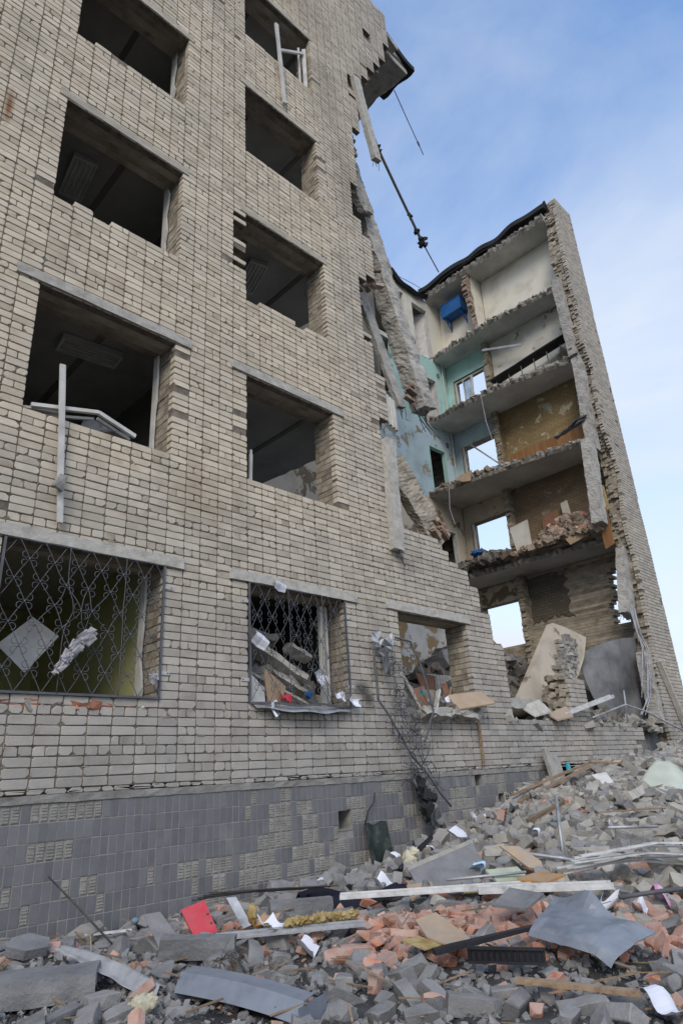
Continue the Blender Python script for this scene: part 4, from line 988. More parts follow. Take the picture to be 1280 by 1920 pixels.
LM = [chip_mesh('concrete_lump', 300+i, (.34, .28, .2), 7, M['conc_rubble'], depth=(.5, .85), rough=.025) for i in range(8)]
rub = rnd(123)
taken = []
def rest_z(x, y): return relief(x, y)
def scatter(meshes, name, x, y, sc, label, cat, group, lift=0.0, flat=.5, sink=.02):
    o = bpy.data.objects.new(name, rub.choice(meshes)); link(o)
    tilt = flat*rub.gauss(0, .6)
    o.rotation_euler = (tilt+(rub.choice((0, 0, 0, 1.57))), flat*rub.gauss(0, .5), rub.uniform(0, 6.28))
    o.scale = (sc*rub.uniform(.85, 1.1), sc*rub.uniform(.85, 1.1), sc*rub.uniform(.9, 1.15))
    o.location = (x, y, rest_z(x, y)+.03*sc+lift-sink*rub.random()); tag(o, label, cat, group); return o
def wedge(x, y, pad=.05):
    z = relief(x, y); return seen((x, y, z+.05), pad) is not None
def redness(x, y):
    """where the red bricks fell: a drift across the foreground"""
    u = (x-5.15)*.80+(y+3.05)*.60; v = -(x-5.15)*.60+(y+3.05)*.80
    d = math.exp(-(u*u/.38))*(1 if -2.8 < v < .95 else .12)
    d = max(d, .45*math.exp(-((x-10.6)**2/1.6+(y+1.0)**2/.4)), .3*math.exp(-((x-7.6)**2/3+(y+3.3)**2/.5)))
    return d
def paleness(x): return min(.72, max(.0, (x-6.0)/3.6))
def red_at(x, y): return rub.random() < redness(x, y)*.9*(1 if x > 3.7 else .35)+(.04 if x > 4 else .012)
# candidates, nearest first, with a spacing so they pile without stacking on one spot
cells = {}
def free(x, y, r):
    k = (int(x/.3), int(y/.3))
    for i in (-1, 0, 1):
        for j in (-1, 0, 1):
            for (a, b, c) in cells.get((k[0]+i, k[1]+j), ()):
                if (a-x)**2+(b-y)**2 < (r+c)**2: return False
    cells.setdefault(k, []).append((x, y, r)); return True
KEEP = [(3.85, -1.1, .22), (5.0, -4.2, .38), (5.45, -4.05, .38), (4.9, -4.45, .3), (3.0, -2.95, .30), (2.85, -2.65, .2), (2.6, -1.6, .14), (2.68, -2.0, .14), (2.15, -1.5, .32), (2.4, -1.75, .25), (6.4, -1.95, .36), (6.1, -2.0, .25), (7.05, -2.5, .2),
        (5.35, -2.05, .13), (5.6, -2.4, .13), (5.9, -2.7, .13), (6.2, -3.05, .13), (6.5, -3.4, .13), (6.45, -2.65, .14), (3.4, -1.8, .16), (3.9, -2.02, .12), (4.3, -2.2, .12), (2.44, -2.59, .1), (3.25, -1.45, .18), (4.5, -3.15, .18), (12.2, -1.9, .3), (7.3, -3.4, .25), (7.6, -3.6, .25), (4.55, -4.0, .14)]
cand = []
t = 0
while t < 9000:
    t += 1
    x = 1.2+rub.random()**1.5*17; y = -rub.random()*(7-.38*x if x < 17 else .6)-.05
    if y > -.12 or not wedge(x, y): continue
    cand.append((x, y))
cnt = {'grey': 0, 'pale': 0, 'red': 0, 'lump': 0}
frag_spots = []
near = sorted(cand, key=lambda p: (p[0])**2+(p[1]+7)**2)
for (x, y) in near:
    d = math.hypot(x, y+7)
    near_left = x < 3.4 and y < -.9
    if any((x-a)**2+(y-b)**2 < r*r for (a, b, r) in KEEP): continue
    dens = .20 if x < 3.5 and y < -.75 else (.5 if y < -3.6 and x < 4.6 else .8)
    if rub.random() > dens: continue
    if not free(x, y, .085 if x < 4.2 or redness(x, y) > .4 else .07): continue
    lift = 0.0
    if red_at(x, y) and cnt['red'] < 290:
        cnt['red'] += 1; scatter(RDB, 'loose_red_brick', x, y, rub.uniform(.8, 1.15), 'loose red brick lying in the rubble before the building', 'brick', 'loose red bricks in the rubble', lift=.02)
    elif rub.random() < paleness(x):
        if cnt['pale'] < 295: cnt['pale'] += 1; scatter(PB, 'loose_pale_brick', x, y, rub.choice((.7, .85, 1.0, 1.1, 1.25, 1.5)), 'loose pale brick lying on the rubble heap along the wall', 'brick', 'loose pale bricks on the heap', lift=.03, flat=.9)
        else: frag_spots.append((x, y, 1))
    elif rub.random() < .06 and cnt['lump'] < 40:
        cnt['lump'] += 1; scatter(LM, 'concrete_lump', x, y, rub.uniform(.4, .75), 'rough grey concrete lump lying among the bricks', 'concrete lump', 'concrete lumps in the rubble')
    elif cnt['grey'] < 295:
        cnt['grey'] += 1; scatter(GB, 'loose_grey_brick', x, y, rub.choice((.55, .7, .8, .9, 1.0, 1.05, 1.2)), 'loose grey brick lying in the foreground rubble', 'brick', 'loose grey bricks in the foreground rubble')
    else: frag_spots.append((x, y, 0))
def joined(name, M_, spots, protos, label, lift=0.0):
    mb = MB()
    for (x, y) in spots:
        me = rub.choice(protos); R3 = Euler((rub.gauss(0, .45)+rub.choice((0, 0, 1.57)), rub.gauss(0, .45), rub.random()*6.3)).to_matrix(); k = rub.choice((.7, .85, 1, 1.15, 1.35, 1.6) if not lift else (.55, .7, .8, .9, 1.0)); off = Vector((x, y, relief(x, y)+.035*k+.03*rub.random()+lift))
        mb.add([tuple(off+R3@(v.co*k)) for v in me.vertices], [tuple(q.vertices) for q in me.polygons], rub.random())
    o = mb.build(name, M_); return tag(o, label, None, None, 'stuff')
placed = [o.location.copy() for o in scene.objects if o.name.startswith('loose_')]
top_ = [(v.x+rub.uniform(-.06, .06), v.y+rub.uniform(-.06, .06)) for v in placed if rub.random() < .45 and v.x > 5.6 and redness(v.x, v.y) < .3 and not any((v.x-a)**2+(v.y-b)**2 < (r+.12)**2 for (a, b, r) in KEEP)]
joined('upper_grey_bricks', M['grey_rubble'], [q for q in top_ if rub.random() > paleness(q[0])], GB, 'grey bricks lying on top of others in the rubble', .075)
joined('upper_pale_bricks', M['pale_rubble'], [q for q in top_ if rub.random() < paleness(q[0])], PB, 'pale bricks lying on top of others on the heap', .08)
joined('farther_grey_bricks', M['grey_rubble'], [(x, y) for (x, y, k) in frag_spots if k == 0], GB, 'grey bricks too far off to pick out on the heap')
joined('farther_pale_bricks', M['pale_rubble'], [(x, y) for (x, y, k) in frag_spots if k == 1], PB, 'pale bricks too far off to pick out on the heap')
# the rest of the broken brick: small fragments and what lies too far to pick out, joined
def shards(name, M_, n, place, smin, smax, label):
    mb = MB(); protos = []
    for i in range(10):
        bm = chipped(900+i, (1, .62, .5), 4, depth=(.5, .9)); bm.verts.ensure_lookup_table(); bm.verts.index_update()
        protos.append(([v.co.copy() for v in bm.verts], [tuple(v.index for v in f.verts) for f in bm.faces])); bm.free()
    k = 0; tries = 0
    while k < n and tries < n*6:
        tries += 1; p = place()
        if p is None: continue
        x, y, z = p; s_ = smin+(smax-smin)*rub.random()**2.2
        R3 = Euler((rub.uniform(-.7, .7), rub.uniform(-.7, .7), rub.random()*6.3)).to_matrix(); vv, ff = rub.choice(protos); off = Vector((x, y, z+s_*.18)); q = rub.random()
        mb.add([tuple(off+R3@(v*s_)) for v in vv], ff, q); k += 1
    o = mb.build(name, M_); tag(o, label, None, None, 'stuff'); return o
def place_any(xa, xb, cond):
    def f():
        x = xa+(xb-xa)*rub.random(); y = -rub.random()**1.1*min(6.8, 7-.36*x)-.03
        if y > -.03 or not wedge(x, y, .1) or not cond(x, y): return None
        return (x, y, relief(x, y))
    return f
shards('grey_rubble_fragments', M['grey_rubble'], 8000, place_any(1.0, 8.0, lambda x, y: rub.random() > redness(x, y)*.6), .012, .09, 'small grey brick fragments and grit covering the foreground')
shards('pale_rubble_fragments', M['pale_rubble'], 7500, place_any(5.5, 21.0, lambda x, y: rub.random() < .15+paleness(x)), .02, .24, 'pale brick fragments covering the heap along the wall')
shards('red_rubble_fragments', M['red_rubble'], 2200, place_any(2.0, 12.0, lambda x, y: rub.random() < redness(x, y)+.04), .03, .14, 'red brick fragments between the loose bricks')

# fine mortar grit lying over everything, and splinters of wood
M['grit'] = mat('mortar_grit', [(.3, (.09, .088, .084)), (.5, (.16, .155, .147)), (.7, (.27, .26, .24))], scale=4, rough=.98, bump=.3, jit=.4)
def grit(name, n, x0, x1, smin, smax, label):
    mb = MB(); k = 0; tries = 0
    while k < n and tries < n*6:
        tries += 1; x = x0+(x1-x0)*rub.random()**1.3; y = -rub.random()*min(6.6, 7-.36*x)-.02
        if y > -.02 or not wedge(x, y, .02): continue
        k += 1; s_ = smin+(smax-smin)*rub.random()**3; c = Vector((x, y, relief(x, y)+s_*.2+(.03*rub.random() if rub.random() < .4 else 0)))
        P = [c+Vector((rub.uniform(-1, 1), rub.uniform(-1, 1), rub.uniform(-.7, .7)))*s_*.6 for _ in range(4)]
        mb.add([tuple(v) for v in P], [(0, 1, 2), (0, 3, 1), (1, 3, 2), (2, 3, 0)], rub.random())
    o = mb.build(name, M['grit'], recalc=True); return tag(o, label, None, None, 'stuff')
grit('mortar_grit', 26000, 1.0, 15.0, .008, .05, 'fine mortar grit and plaster crumbs lying between the bricks')
mb = MB(); k = 0
while k < 420:
    x = 1.5+rub.random()**1.4*12; y = -rub.random()*min(6.6, 7-.36*x)-.05
    if y > -.1 or not wedge(x, y, .02): continue
    k += 1; L = rub.uniform(.06, .32); a = rub.random()*6.3; d = Vector((math.cos(a), math.sin(a), rub.uniform(-.25, .35)))*L; p0 = Vector((x, y, relief(x, y)+rub.uniform(.04, .11)))
    mb.bar(p0, p0+d, rub.uniform(.006, .022), rub.uniform(.003, .010), tone=rub.random())
o = mb.build('wood_splinters', M['wood']); tag(o, 'splinters of wood and lath strewn through the rubble', None, None, 'stuff')

# lumps of brickwork still bonded together, and snapped slab pieces
def masonry(seed):
    rg = rnd(seed); mb = MB(); n = rg.choice((2, 3))
    for i in range(rg.choice((3, 4))):
        for j in range(n):
            if rg.random() < .2: continue
            mb.obox(((j-(n-1)/2)*.265+(.13 if i % 2 else 0)-.06, rg.uniform(-.012, .012), i*.1-.15), (.25, .12, .086), (rg.uniform(-.05, .05), rg.uniform(-.04, .04), rg.uniform(-.05, .05)), rg.random(), .010, rg)
    mb.bar((-.28, 0, -.02), (.22, 0, .03), .10, .26, seg=5, rough=.02, rg=rg, sub=2, tone=.4)
    return mb.mesh('masonry_lump', M['pale_rubble'])
ML = [masonry(700+i) for i in range(5)]
lumps_at = [(8.9, -2.2), (10.2, -1.2), (7.9, -1.0), (11.3, -1.9), (12.6, -.9), (9.6, -3.0), (13.6, -1.4), (6.9, -3.5), (10.9, -.45)]
lumps_by = ['beside the short pink-brown batten', 'in the middle of the heap', 'right above the leaning grey panel', 'below the pale greenish sheet', 'near the top of the heap', 'by the pale steel tube', 'far up at the right of the heap', 'among the pale laths at the right', 'against the low wall beside the plank']
for q, (x, y) in enumerate(lumps_at):
    o = bpy.data.objects.new('masonry_lump', ML[q % 5]); link(o); o.location = (x, y, relief(x, y)+.07); o.rotation_euler = (1.2+rub.uniform(-.3, .3), rub.uniform(-.4, .4), rub.random()*6.3); o.scale = (.8+.3*rub.random(),)*3
    tag(o, 'lump of bonded pale bricks lying '+lumps_by[q], 'masonry lump')
slabs_at = [(3.0, -.55, .42), (5.6, -.65, .45), (4.55, -.75, .40), (8.3, -2.75, .5), (9.9, -1.75, .55), (11.9, -2.2, .6), (6.2, -1.2, .36), (2.4, -.8, .4), (7.9, -3.1, .45)]
slabs_by = ['at the plinth behind the steel rod', 'at the plinth left of the small papers', 'at the plinth right of the red folder', 'right of the foot of the upright post', 'in the middle of the heap', 'under the pale greenish sheet', 'left of the white sheet of paper', 'at the plinth in the far left', 'above the splayed laths']
for q, (x, y, s_) in enumerate(slabs_at):
    n = 6; mb = MB(); P = [(s_*.5*math.cos(t*6.283/n+.3)*rub.uniform(.7, 1.1), s_*.38*math.sin(t*6.283/n+.3)*rub.uniform(.7, 1.1), 0) for t in range(n)]
    mb.plate(P, .07, nrm=(0, 0, 1)); o = mb.build('broken_slab_piece', M['conc_rubble'] if q % 2 else M['pale_rubble'], recalc=True)
    o.location = (x, y, relief(x, y)+.06); o.rotation_euler = (rub.uniform(.1, .55), rub.uniform(-.35, .35), rub.uniform(-.6, .6)); tag(o, 'flat broken slab piece lying '+slabs_by[q], 'slab')
# ------------------------------------------------------------------ things lying in the rubble
rt = rnd(555)
SHEET = ((4.86, -3.86, .33), (5.42, -3.80, .46), (5.38, -4.58, .29), (4.80, -4.52, .26))
M['red_plastic'] = mat('red_folder_board', [(.3, (.50, .012, .035)), (.7, (.62, .02, .05))], scale=4, rough=.45, bump=.05, jit=.03, dust=.35, dustcol=(.40, .28, .28))
M['foam'] = mat('yellow_mounting_foam', [(.3, (.30, .19, .06)), (.5, (.42, .31, .13)), (.7, (.52, .45, .28))], scale=9, rough=.95, bump=1.0, bscale=30, jit=.1)
M['pale_foam'] = mat('pale_foam', [(.3, (.50, .46, .30)), (.6, (.64, .60, .45))], scale=8, rough=.95, bump=1.0, bscale=30, jit=.1)
M['grey_sheet'] = mat('grey_blue_sheet', [(.3, (.10, .115, .14)), (.48, (.18, .205, .245)), (.62, (.21, .235, .27)), (.75, (.28, .295, .31))], scale=3.4, rough=.45, bump=.12, bscale=14, jit=.04, spec=.5, dust=.3, dustcol=(.30, .31, .33))
M['green_board'] = mat('pale_green_board', [(.3, (.42, .50, .32)), (.7, (.50, .57, .40))], rough=.8, bump=.05, jit=.05, dust=.5, dustcol=(.33, .31, .28))
M['mask'] = mat('pale_blue_tissue', [(.3, (.32, .52, .68)), (.7, (.50, .66, .78))], rough=.9, bump=.1, jit=.05)
M['pink'] = mat('pink_print_sheet', [(.42, (.64, .62, .66)), (.55, (.60, .25, .42))], scale=9, rough=.8, bump=.05, jit=.05)
M['black'] = mat('black_plastic', [(.3, (.012, .012, .015)), (.7, (.03, .03, .035))], rough=.5, bump=.1, jit=.05)
M['navy'] = mat('navy_cloth', [(.3, (.008, .008, .014)), (.7, (.02, .02, .032))], rough=.95, bump=.4, jit=.05)
M['orange_board'] = mat('orange_chipboard', [(.3, (.40, .20, .06)), (.7, (.50, .28, .10))], scale=6, rough=.7, bump=.1, jit=.05, dust=.5, dustcol=(.33, .31, .28))
M['card'] = mat('cardboard', [(.3, (.30, .22, .14)), (.7, (.40, .30, .20))], scale=4, rough=.9, bump=.1, jit=.1, dust=.5, dustcol=(.33, .31, .28))
M['turq'] = mat('turquoise_plastic', [(.3, (.02, .30, .36)), (.7, (.05, .42, .46))], rough=.5, bump=.1, jit=.05)
M['straw'] = mat('dry_root_fibre', [(.3, (.06, .045, .03)), (.7, (.14, .10, .07))], rough=.95, bump=.3, jit=.4)
M['bottle_green'] = mat('scorched_green_plastic', [(.35, (.006, .008, .007)), (.52, (.022, .034, .028)), (.66, (.09, .09, .085))], scale=3.5, rough=.55, bump=.3, bscale=14, jit=.05)
M['strip_metal'] = mat('scuffed_pale_metal', [(.3, (.20, .205, .21)), (.5, (.36, .365, .37)), (.7, (.46, .465, .47))], scale=6, rough=.55, bump=.3, bscale=18, jit=.04, dust=.3, dustcol=(.25, .25, .25))
M['bottle'] = mat('dull_blue_plastic', [(.3, (.12, .18, .23)), (.7, (.2, .27, .32))], rough=.5, bump=.1)
M['green_pale'] = mat('pale_green_fabric', [(.3, (.40, .43, .36)), (.7, (.54, .57, .49))], scale=2, rough=.9, bump=.2, jit=.03)
def thing(name, label, cat, mb, m_, group=None, smooth=False, recalc=False, origin=None):
    o = mb.build(name, M[m_], None, smooth=smooth, recalc=recalc)
    c = Vector(origin) if origin else Vector((sum(v[0] for v in mb.v)/len(mb.v), sum(v[1] for v in mb.v)/len(mb.v), min(v[2] for v in mb.v)))
    o.data.transform(Matrix.Translation(-c)); o.location = c
    return tag(o, label, cat, group)
def g(x, y, dz=0.0): return (x, y, relief(x, y)+dz)

# red lever-arch folder propped on the rubble
FD = empty('folder', (3.84, -1.13, .22)); ROOT['folder'] = Vector((3.84, -1.13, .22)); tag(FD, 'bright red office folder propped up on grey rubble by the tiled plinth', 'folder')
A, B_, Cc, Dd = (Vector(p) for p in ((3.703, -.968, .429), (3.881, -1.042, .48), (3.922, -1.179, .262), (3.764, -1.114, .214)))
A, B_, Cc, Dd = ((p-Vector((3.81, -1.08, .33)))*1.12+Vector((3.81, -1.10, .345)) for p in (A, B_, Cc, Dd))
nf = (B_-A).cross(Dd-A).normalized(); nf = nf if nf.y < 0 else -nf
mb = MB(); mb.plate([A, B_, Cc, Dd], .004, nrm=nf); mb.build('front_cover', M['red_plastic'], FD, recalc=True)
mb = MB(); mb.plate([p-nf*.03 for p in (A, B_, Cc, Dd)], .004, nrm=nf); mb.build('back_cover', M['red_plastic'], FD, recalc=True)
mb = MB(); mb.plate([A-nf*.03, A, Dd, Dd-nf*.03], .003); mb.build('spine', M['red_plastic'], FD, recalc=True)
mb = MB(); u_ = (B_-A).normalized(); w_ = (Dd-A).normalized()
for f_ in (.40, .68): mb.plate([B_.lerp(Cc, f_)-u_*.035, B_.lerp(Cc, f_)-u_*.01, B_.lerp(Cc, f_+.06)-u_*.01, B_.lerp(Cc, f_+.06)-u_*.035], .006, nrm=nf)
mb.build('ring_catch', M['dark_steel'], FD, recalc=True)

def lump_mesh(pts_r, noise_amp, seed, m_, sub=3):
    bm = bmesh.new()
    for (p, r, sc) in pts_r:
        t = bmesh.ops.create_icosphere(bm, subdivisions=sub, radius=r)
        for v in t['verts']:
            d = v.co.normalized(); k = 1+noise_amp*noise.noise(d*2.2+Vector((seed, p[0]*3, 0)))+noise_amp*.5*noise.noise(d*6+Vector((seed, 0, p[1])))
            v.co = Vector((v.co.x*sc[0]*k, v.co.y*sc[1]*k, v.co.z*sc[2]*k))+Vector(p)
    me = bpy.data.meshes.new('lump'); bm.to_mesh(me); bm.free(); me.materials.append(M[m_]); return me
def lump(name, label, cat, loc, pts_r, amp, seed, m_, smooth=True):
    me = lump_mesh(pts_r, amp, seed, m_); me.name = name
    if smooth: me.polygons.foreach_set('use_smooth', [True]*len(me.polygons))
    o = bpy.data.objects.new(name, me); link(o); o.location = loc; return tag(o, label, cat)

# heavy concrete block at the lower left, cracked in two
mb = MB(); mb.bar((1.55, -1.35, .30), (2.50, -1.86, .28), .40, .15, seg=5, rough=.008, rg=rt, sub=2)
thing('concrete_block', 'long cracked concrete block lying flat at the lower left corner', 'concrete block', mb, 'conc_rubble')
mb = MB(); mb.bar((1.6, -2.35, .14), (2.22, -2.22, .22), .09, .09, seg=2, rough=.005, rg=rt, sub=2)
thing('concrete_curb', 'narrow concrete curb piece sticking in below the cracked block', 'curb', mb, 'conc_rubble')
mb = MB(); mb.bar((3.13, -1.62, .33), (3.55, -2.02, .30), .16, .15, seg=3, rough=.006, rg=rt, sub=2)
thing('concrete_block', 'squared concrete beam piece below the red folder', 'concrete block', mb, 'conc_rubble')
mb = MB(); mb.bar((4.42, -1.35, .37), (4.95, -1.62, .36), .16, .14, seg=3, rough=.006, rg=rt, sub=2)
thing('concrete_block', 'grey concrete block lying behind the strip of yellow foam', 'concrete block', mb, 'conc_rubble')
# torn white metal strip lying over it
mb = MB()
def strip(u, v):
    p = Vector((2.50, -1.16, .40)).lerp(Vector((2.70, -2.36, .25)), u); w = .06+.05*math.sin(math.pi*u)+.05*u+.012*math.sin(31*u)*(1 if v > .5 else -1)
    return (p.x+(v-.5)*w*1.3, p.y+(v-.5)*w*.5, p.z+.03*math.sin(2.6*u+.4)+.02*math.sin(9*v+3*u)-.05*abs(v-.5)+.07*u*(v-.5))
mb.sheet(strip, 26, 6, .004); thing('metal_strip', 'torn whitish metal strip lying across the cracked concrete block', 'metal strip', mb, 'strip_metal', smooth=True)
# bent grey cover in the foreground: a folded sheet standing on its edges
CV = MB()
def cover(u, v):
    p = Vector((2.82, -2.42, .30)).lerp(Vector((3.06, -3.42, .22)), u); k = (v-.2)*.34
    return (p.x+k*.95, p.y+.45*k-.02*math.sin(5*u), p.z+(.03-.9*max(0, -k)*1.6)-.55*max(0, k-.17)+.02*math.sin(3*u))
CV.sheet(cover, 14, 9, .006)
def cover_end(u, v): return (2.80+.30*u-.06*v, -2.44-.10*u+.05*v, .31-.015*u-.22*v*(1-.3*u))
CV.sheet(cover_end, 6, 4, .005)
def cover_front(u, v): return (3.0+.33*u+.01*v, -3.42+.12*u, .235-.01*u-.20*v)
CV.sheet(cover_front, 6, 4, .005)
thing('bent_metal_cover', 'folded blue-grey metal cover standing on the dirt at the bottom', 'metal cover', CV, 'grey_sheet', recalc=True)
# large crumpled grey sheet at the right
BS = MB()
def big(u, v):
    A_, B0, C0, D0 = (Vector(q) for q in SHEET)
    r = A_.lerp(B0, v).lerp(D0.lerp(C0, v), u)
    n_ = Vector((-.35, -.45, .82))
    k = .035*math.sin(math.pi*u)*math.sin(math.pi*v)                      # slight belly
    k -= .55*max(0, .09-v)                                               # rolled flange along the near-left rim
    k += .16*math.exp(-((u-.34)**2/.03+(v-1.0)**2/.03))                 # flap torn up at the back
    k += .03*max(0, 1-abs(u-.62-.2*v)/.16)*(.3+.7*v)                 # crease
    k -= .16*max(0, u-.80)*max(0, .5-v)*4
    k += .014*noise.noise(Vector((u*4, v*4, 2.2)))+.006*noise.noise(Vector((u*13, v*13, 5.2)))
    e = 1+.06*math.sin(9*v+2)*u*(1-u)
    return tuple(r+n_*k+Vector((0, 0, .03)))
BS.sheet(big, 17, 15, .005)
thing('crumpled_sheet', 'large crumpled blue-grey sheet lying on the red bricks at the right', 'metal sheet', BS, 'grey_sheet')
# black crate side and strip
mb = MB(); P0, P1 = Vector((4.28, -3.72, .30)), Vector((4.62, -4.12, .27))
mb.bar(P0, P1, .012, .09)
for q in range(13):
    a = P0.lerp(P1, (q+.5)/13); mb.bar(a+Vector((-.012, -.01, -.045)), a+Vector((-.012, -.01, .045)), .01, .016, up=(1, 0, 0))
for s_ in (-.042, .042): mb.bar(P0+Vector((-.014, -.012, s_)), P1+Vector((-.014, -.012, s_)), .016, .018)
thing('crate_side', 'black ribbed plastic crate side stuck upright among grey bricks', 'crate', mb, 'black')
mb = MB(); mb.bar((4.25, -3.45, .29), (5.0, -3.85, .36), .07, .03, seg=6, rough=.004, rg=rt)
thing('black_rail', 'black plastic rail leaning on the crumpled grey sheet', 'rail', mb, 'black')
# long white window profiles
def profile(name, label, p, q, w, h, m_='pvc'):
    p, q = Vector(p), Vector(q); mb = MB(); d = (q-p).normalized(); a = d.cross(Vector((0, 0, 1))).normalized()
    for (o1, o2, ww, hh) in ((0, 0, w, h*.35), (-w*.38, h*.4, w*.22, h*.55), (w*.30, h*.33, w*.28, h*.40)):
        mb.bar(p+a*o1+Vector((0, 0, o2)), q+a*o1+Vector((0, 0, o2)), ww, hh)
    return thing(name, label, 'profile', mb, m_)
profile('window_profile', 'long white plastic window profile laid across the red brick drift', (5.05, -1.66, .40), (6.35, -3.22, .43), .085, .06)
profile('window_profile', 'second white window profile overlapping the first near the crumpled sheet', (5.75, -2.80, .42), (6.58, -3.72, .40), .10, .075)
profile('window_profile', 'grey metal profile lying under the strip of yellow foam', (3.55, -1.75, .33), (4.62, -2.40, .31), .09, .05, 'galv')
profile('window_profile', 'short pale profile below the red folder', (3.60, -1.42, .27), (4.02, -1.68, .27), .06, .05)
profile('window_profile', 'thin white strip lying beside the steel rod at the plinth', (2.95, -.65, .35), (3.35, -.72, .33), .03, .02)
profile('window_profile', 'white profile jutting out over the low wall by the brick stump', (13.2, -.06, 2.44), (15.15, -.30, 2.86), .12, .10)
# splayed white laths at the right
LT = empty('lath_bundle', (7.6, -3.5, .3)); ROOT['lath_bundle'] = Vector((7.6, -3.5, .3)); tag(LT, 'bundle of splayed pale laths sticking in from the right', 'laths')
for q in range(7):
    mb = MB(); z = .44+.03*q; p = Vector((6.75+rt.uniform(0, .4), -2.95-.05*q+rt.uniform(-.1, .1), z)); e = Vector((8.3, -3.9-.06*q, z-.02+rt.uniform(-.08, .1)))
    mid = (p+e)/2+Vector((0, 0, .06)); mb.bar(p, mid, .06, .016); mb.bar(mid, e, .06, .016); mb.build('lath', M['pvc'], LT)
# boards
def board(label, P, th, m_, name='board', nrm=(0, 0, 1), cat='board'):
    mb = MB(); mb.plate(P, th, nrm=nrm); return thing(name, label, cat, mb, m_, recalc=True)
GP = board('large grey panel with a raised rim leaning on the heap by the wall', [(6.05, -1.70, .50), (6.95, -1.92, .68), (6.80, -2.17, .47), (6.38, -2.24, .30), (5.97, -1.92, .30)], .03, 'conc_rubble', 'grey_panel', (-.3, -.5, .8), 'panel')
mb = MB(); mb.bar((6.04, -1.69, .53), (6.96, -1.91, .71), .045, .05); o = mb.build('panel_rim', M['lintel'], GP, at=-Vector(GP.location))
board('tan board with rounded end lying on the heap of pale bricks', [(7.02, -2.24, .66), (7.17, -2.40, .64), (7.16, -2.66, .50), (7.04, -2.74, .44), (6.96, -2.62, .46)], .02, 'ply', 'board', (-.3, -.4, .8))
board('pale green board lying between the long white profile and the heap', [(6.36, -2.48, .50), (6.68, -2.66, .50), (6.60, -2.82, .42), (6.30, -2.64, .42)], .02, 'green_board')
board('orange chipboard square beside the long white profile', [(6.18, -2.96, .47), (6.48, -3.02, .49), (6.55, -3.28, .47), (6.22, -3.24, .44)], .02, 'orange_board')
board('light tan split board lying among the red bricks', [(4.62, -2.98, .38), (4.80, -3.05, .41), (4.60, -3.52, .31), (4.42, -3.50, .28), (4.48, -3.2, .31)], .012, 'ply')
board('small yellow board scrap under the split tan board', [(4.30, -3.10, .31), (4.48, -3.12, .31), (4.46, -3.36, .28), (4.28, -3.34, .28)], .01, 'foam')
board('flat grey board scrap behind the crumpled grey sheet', [(5.18, -3.34, .42), (5.50, -3.32, .50), (5.58, -3.60, .46), (5.25, -3.62, .40)], .02, 'conc_rubble')
board('yellow board strip under the pale green board', [(5.95, -2.35, .41), (6.55, -2.92, .41), (6.50, -3.0, .36), (5.90, -2.43, .36)], .012, 'foam')
board('crumpled cardboard box side left of the leaning grey panel', [(5.72, -1.94, .44), (5.98, -2.06, .44), (5.96, -2.12, .30), (5.70, -2.0, .30)], .012, 'card', 'cardboard', (-.5, -.8, .1), 'cardboard')
board('grey cabinet door standing in the rubble at the tiled plinth', [(3.34, -.95, .46), (3.46, -1.02, .47), (3.50, -1.36, .25), (3.30, -1.32, .24)], .03, 'conc_rubble', 'cabinet_leaf', (-.5, -.6, .5), 'door')
def stick(label, p, q, w, h, m_='wood', name='plank', cat='plank', seg=5, rough=.004):
    mb = MB(); mb.bar(p, q, w, h, seg=seg, rough=rough, rg=rt); return thing(name, label, cat, mb, m_)
stick('brown plank lying across grey bricks at the lower right', (4.10, -4.20, .25), (4.42, -4.85, .20), .06, .025)
stick('dusty plank running up the left flank of the heap', (9.2, -.35, .72), (12.6, -.75, 1.45), .10, .03)
stick('long curved timber batten over the top of the heap', (10.3, -.42, 1.08), (12.9, -.62, 1.52), .05, .04)
stick('broken batten end pointing right at the top of the heap', (12.85, -.62, 1.52), (14.2, -1.15, 1.42), .08, .03)
stick('short pink-brown batten in the middle of the heap', (8.5, -1.75, .82), (9.5, -1.75, .98), .06, .05)
stick('thin weathered lath lying down the right of the heap', (9.6, -2.2, .84), (10.6, -2.75, .82), .05, .02)
stick('narrow brown stick leaning on the low wall right of the window', (10.14, -.045, 2.30), (10.15, -.03, 1.56), .05, .02)
stick('grey concrete slat leaning against the heap beside the plank', (9.3, -.42, .66), (11.0, -.32, 1.18), .16, .05, 'concrete', 'slat', 'slat')
def rod(label, pts, r, m_='steel', name='steel_rod', cat='rod'):
    mb = MB(); mb.tube(pts, r, 8); return thing(name, label, cat, mb, m_, smooth=True)
rod('thin steel rod leaning from the rubble towards the tiled plinth', [(3.07, -.92, .30), (2.93, -.45, .58), (2.80, -.12, .80)], .009, 'dark_steel')
rod('upright square steel post stuck in the heap', [(7.85, -2.55, .45), (8.05, -2.45, .78), (8.25, -2.36, 1.12)], .022, 'galv')
rod('shiny steel tube lying at the foot of the upright post', [(7.25, -2.35, .58), (7.55, -2.72, .50), (7.62, -2.82, .47)], .02, 'galv')
rod('pale steel tube lying in the right of the heap', [(8.7, -2.75, .72), (9.35, -3.1, .68)], .018, 'galv')
rod('chrome strip lying beside the pale green board', [(5.95, -2.28, .47), (6.55, -2.84, .49)], .014, 'galv')
rod('curved grey conduit at the right edge behind the crumpled sheet', [(6.1, -4.0, .40), (6.35, -4.22, .42), (6.6, -4.5, .44)], .018, 'steel')
rod('long bent pipe along the top of the low wall', [(14.4, -.1, 2.42), (16.2, -.12, 2.75), (17.2, -.15, 2.62), (18.6, -.2, 2.3), (19.6, -.3, 2.05)], .022, 'galv', 'bent_pipe', 'pipe')
rod('short upright pipe standing on the low wall', [(16.3, -.05, 2.4), (16.42, -.06, 3.1)], .02, 'galv', 'bent_pipe', 'pipe')
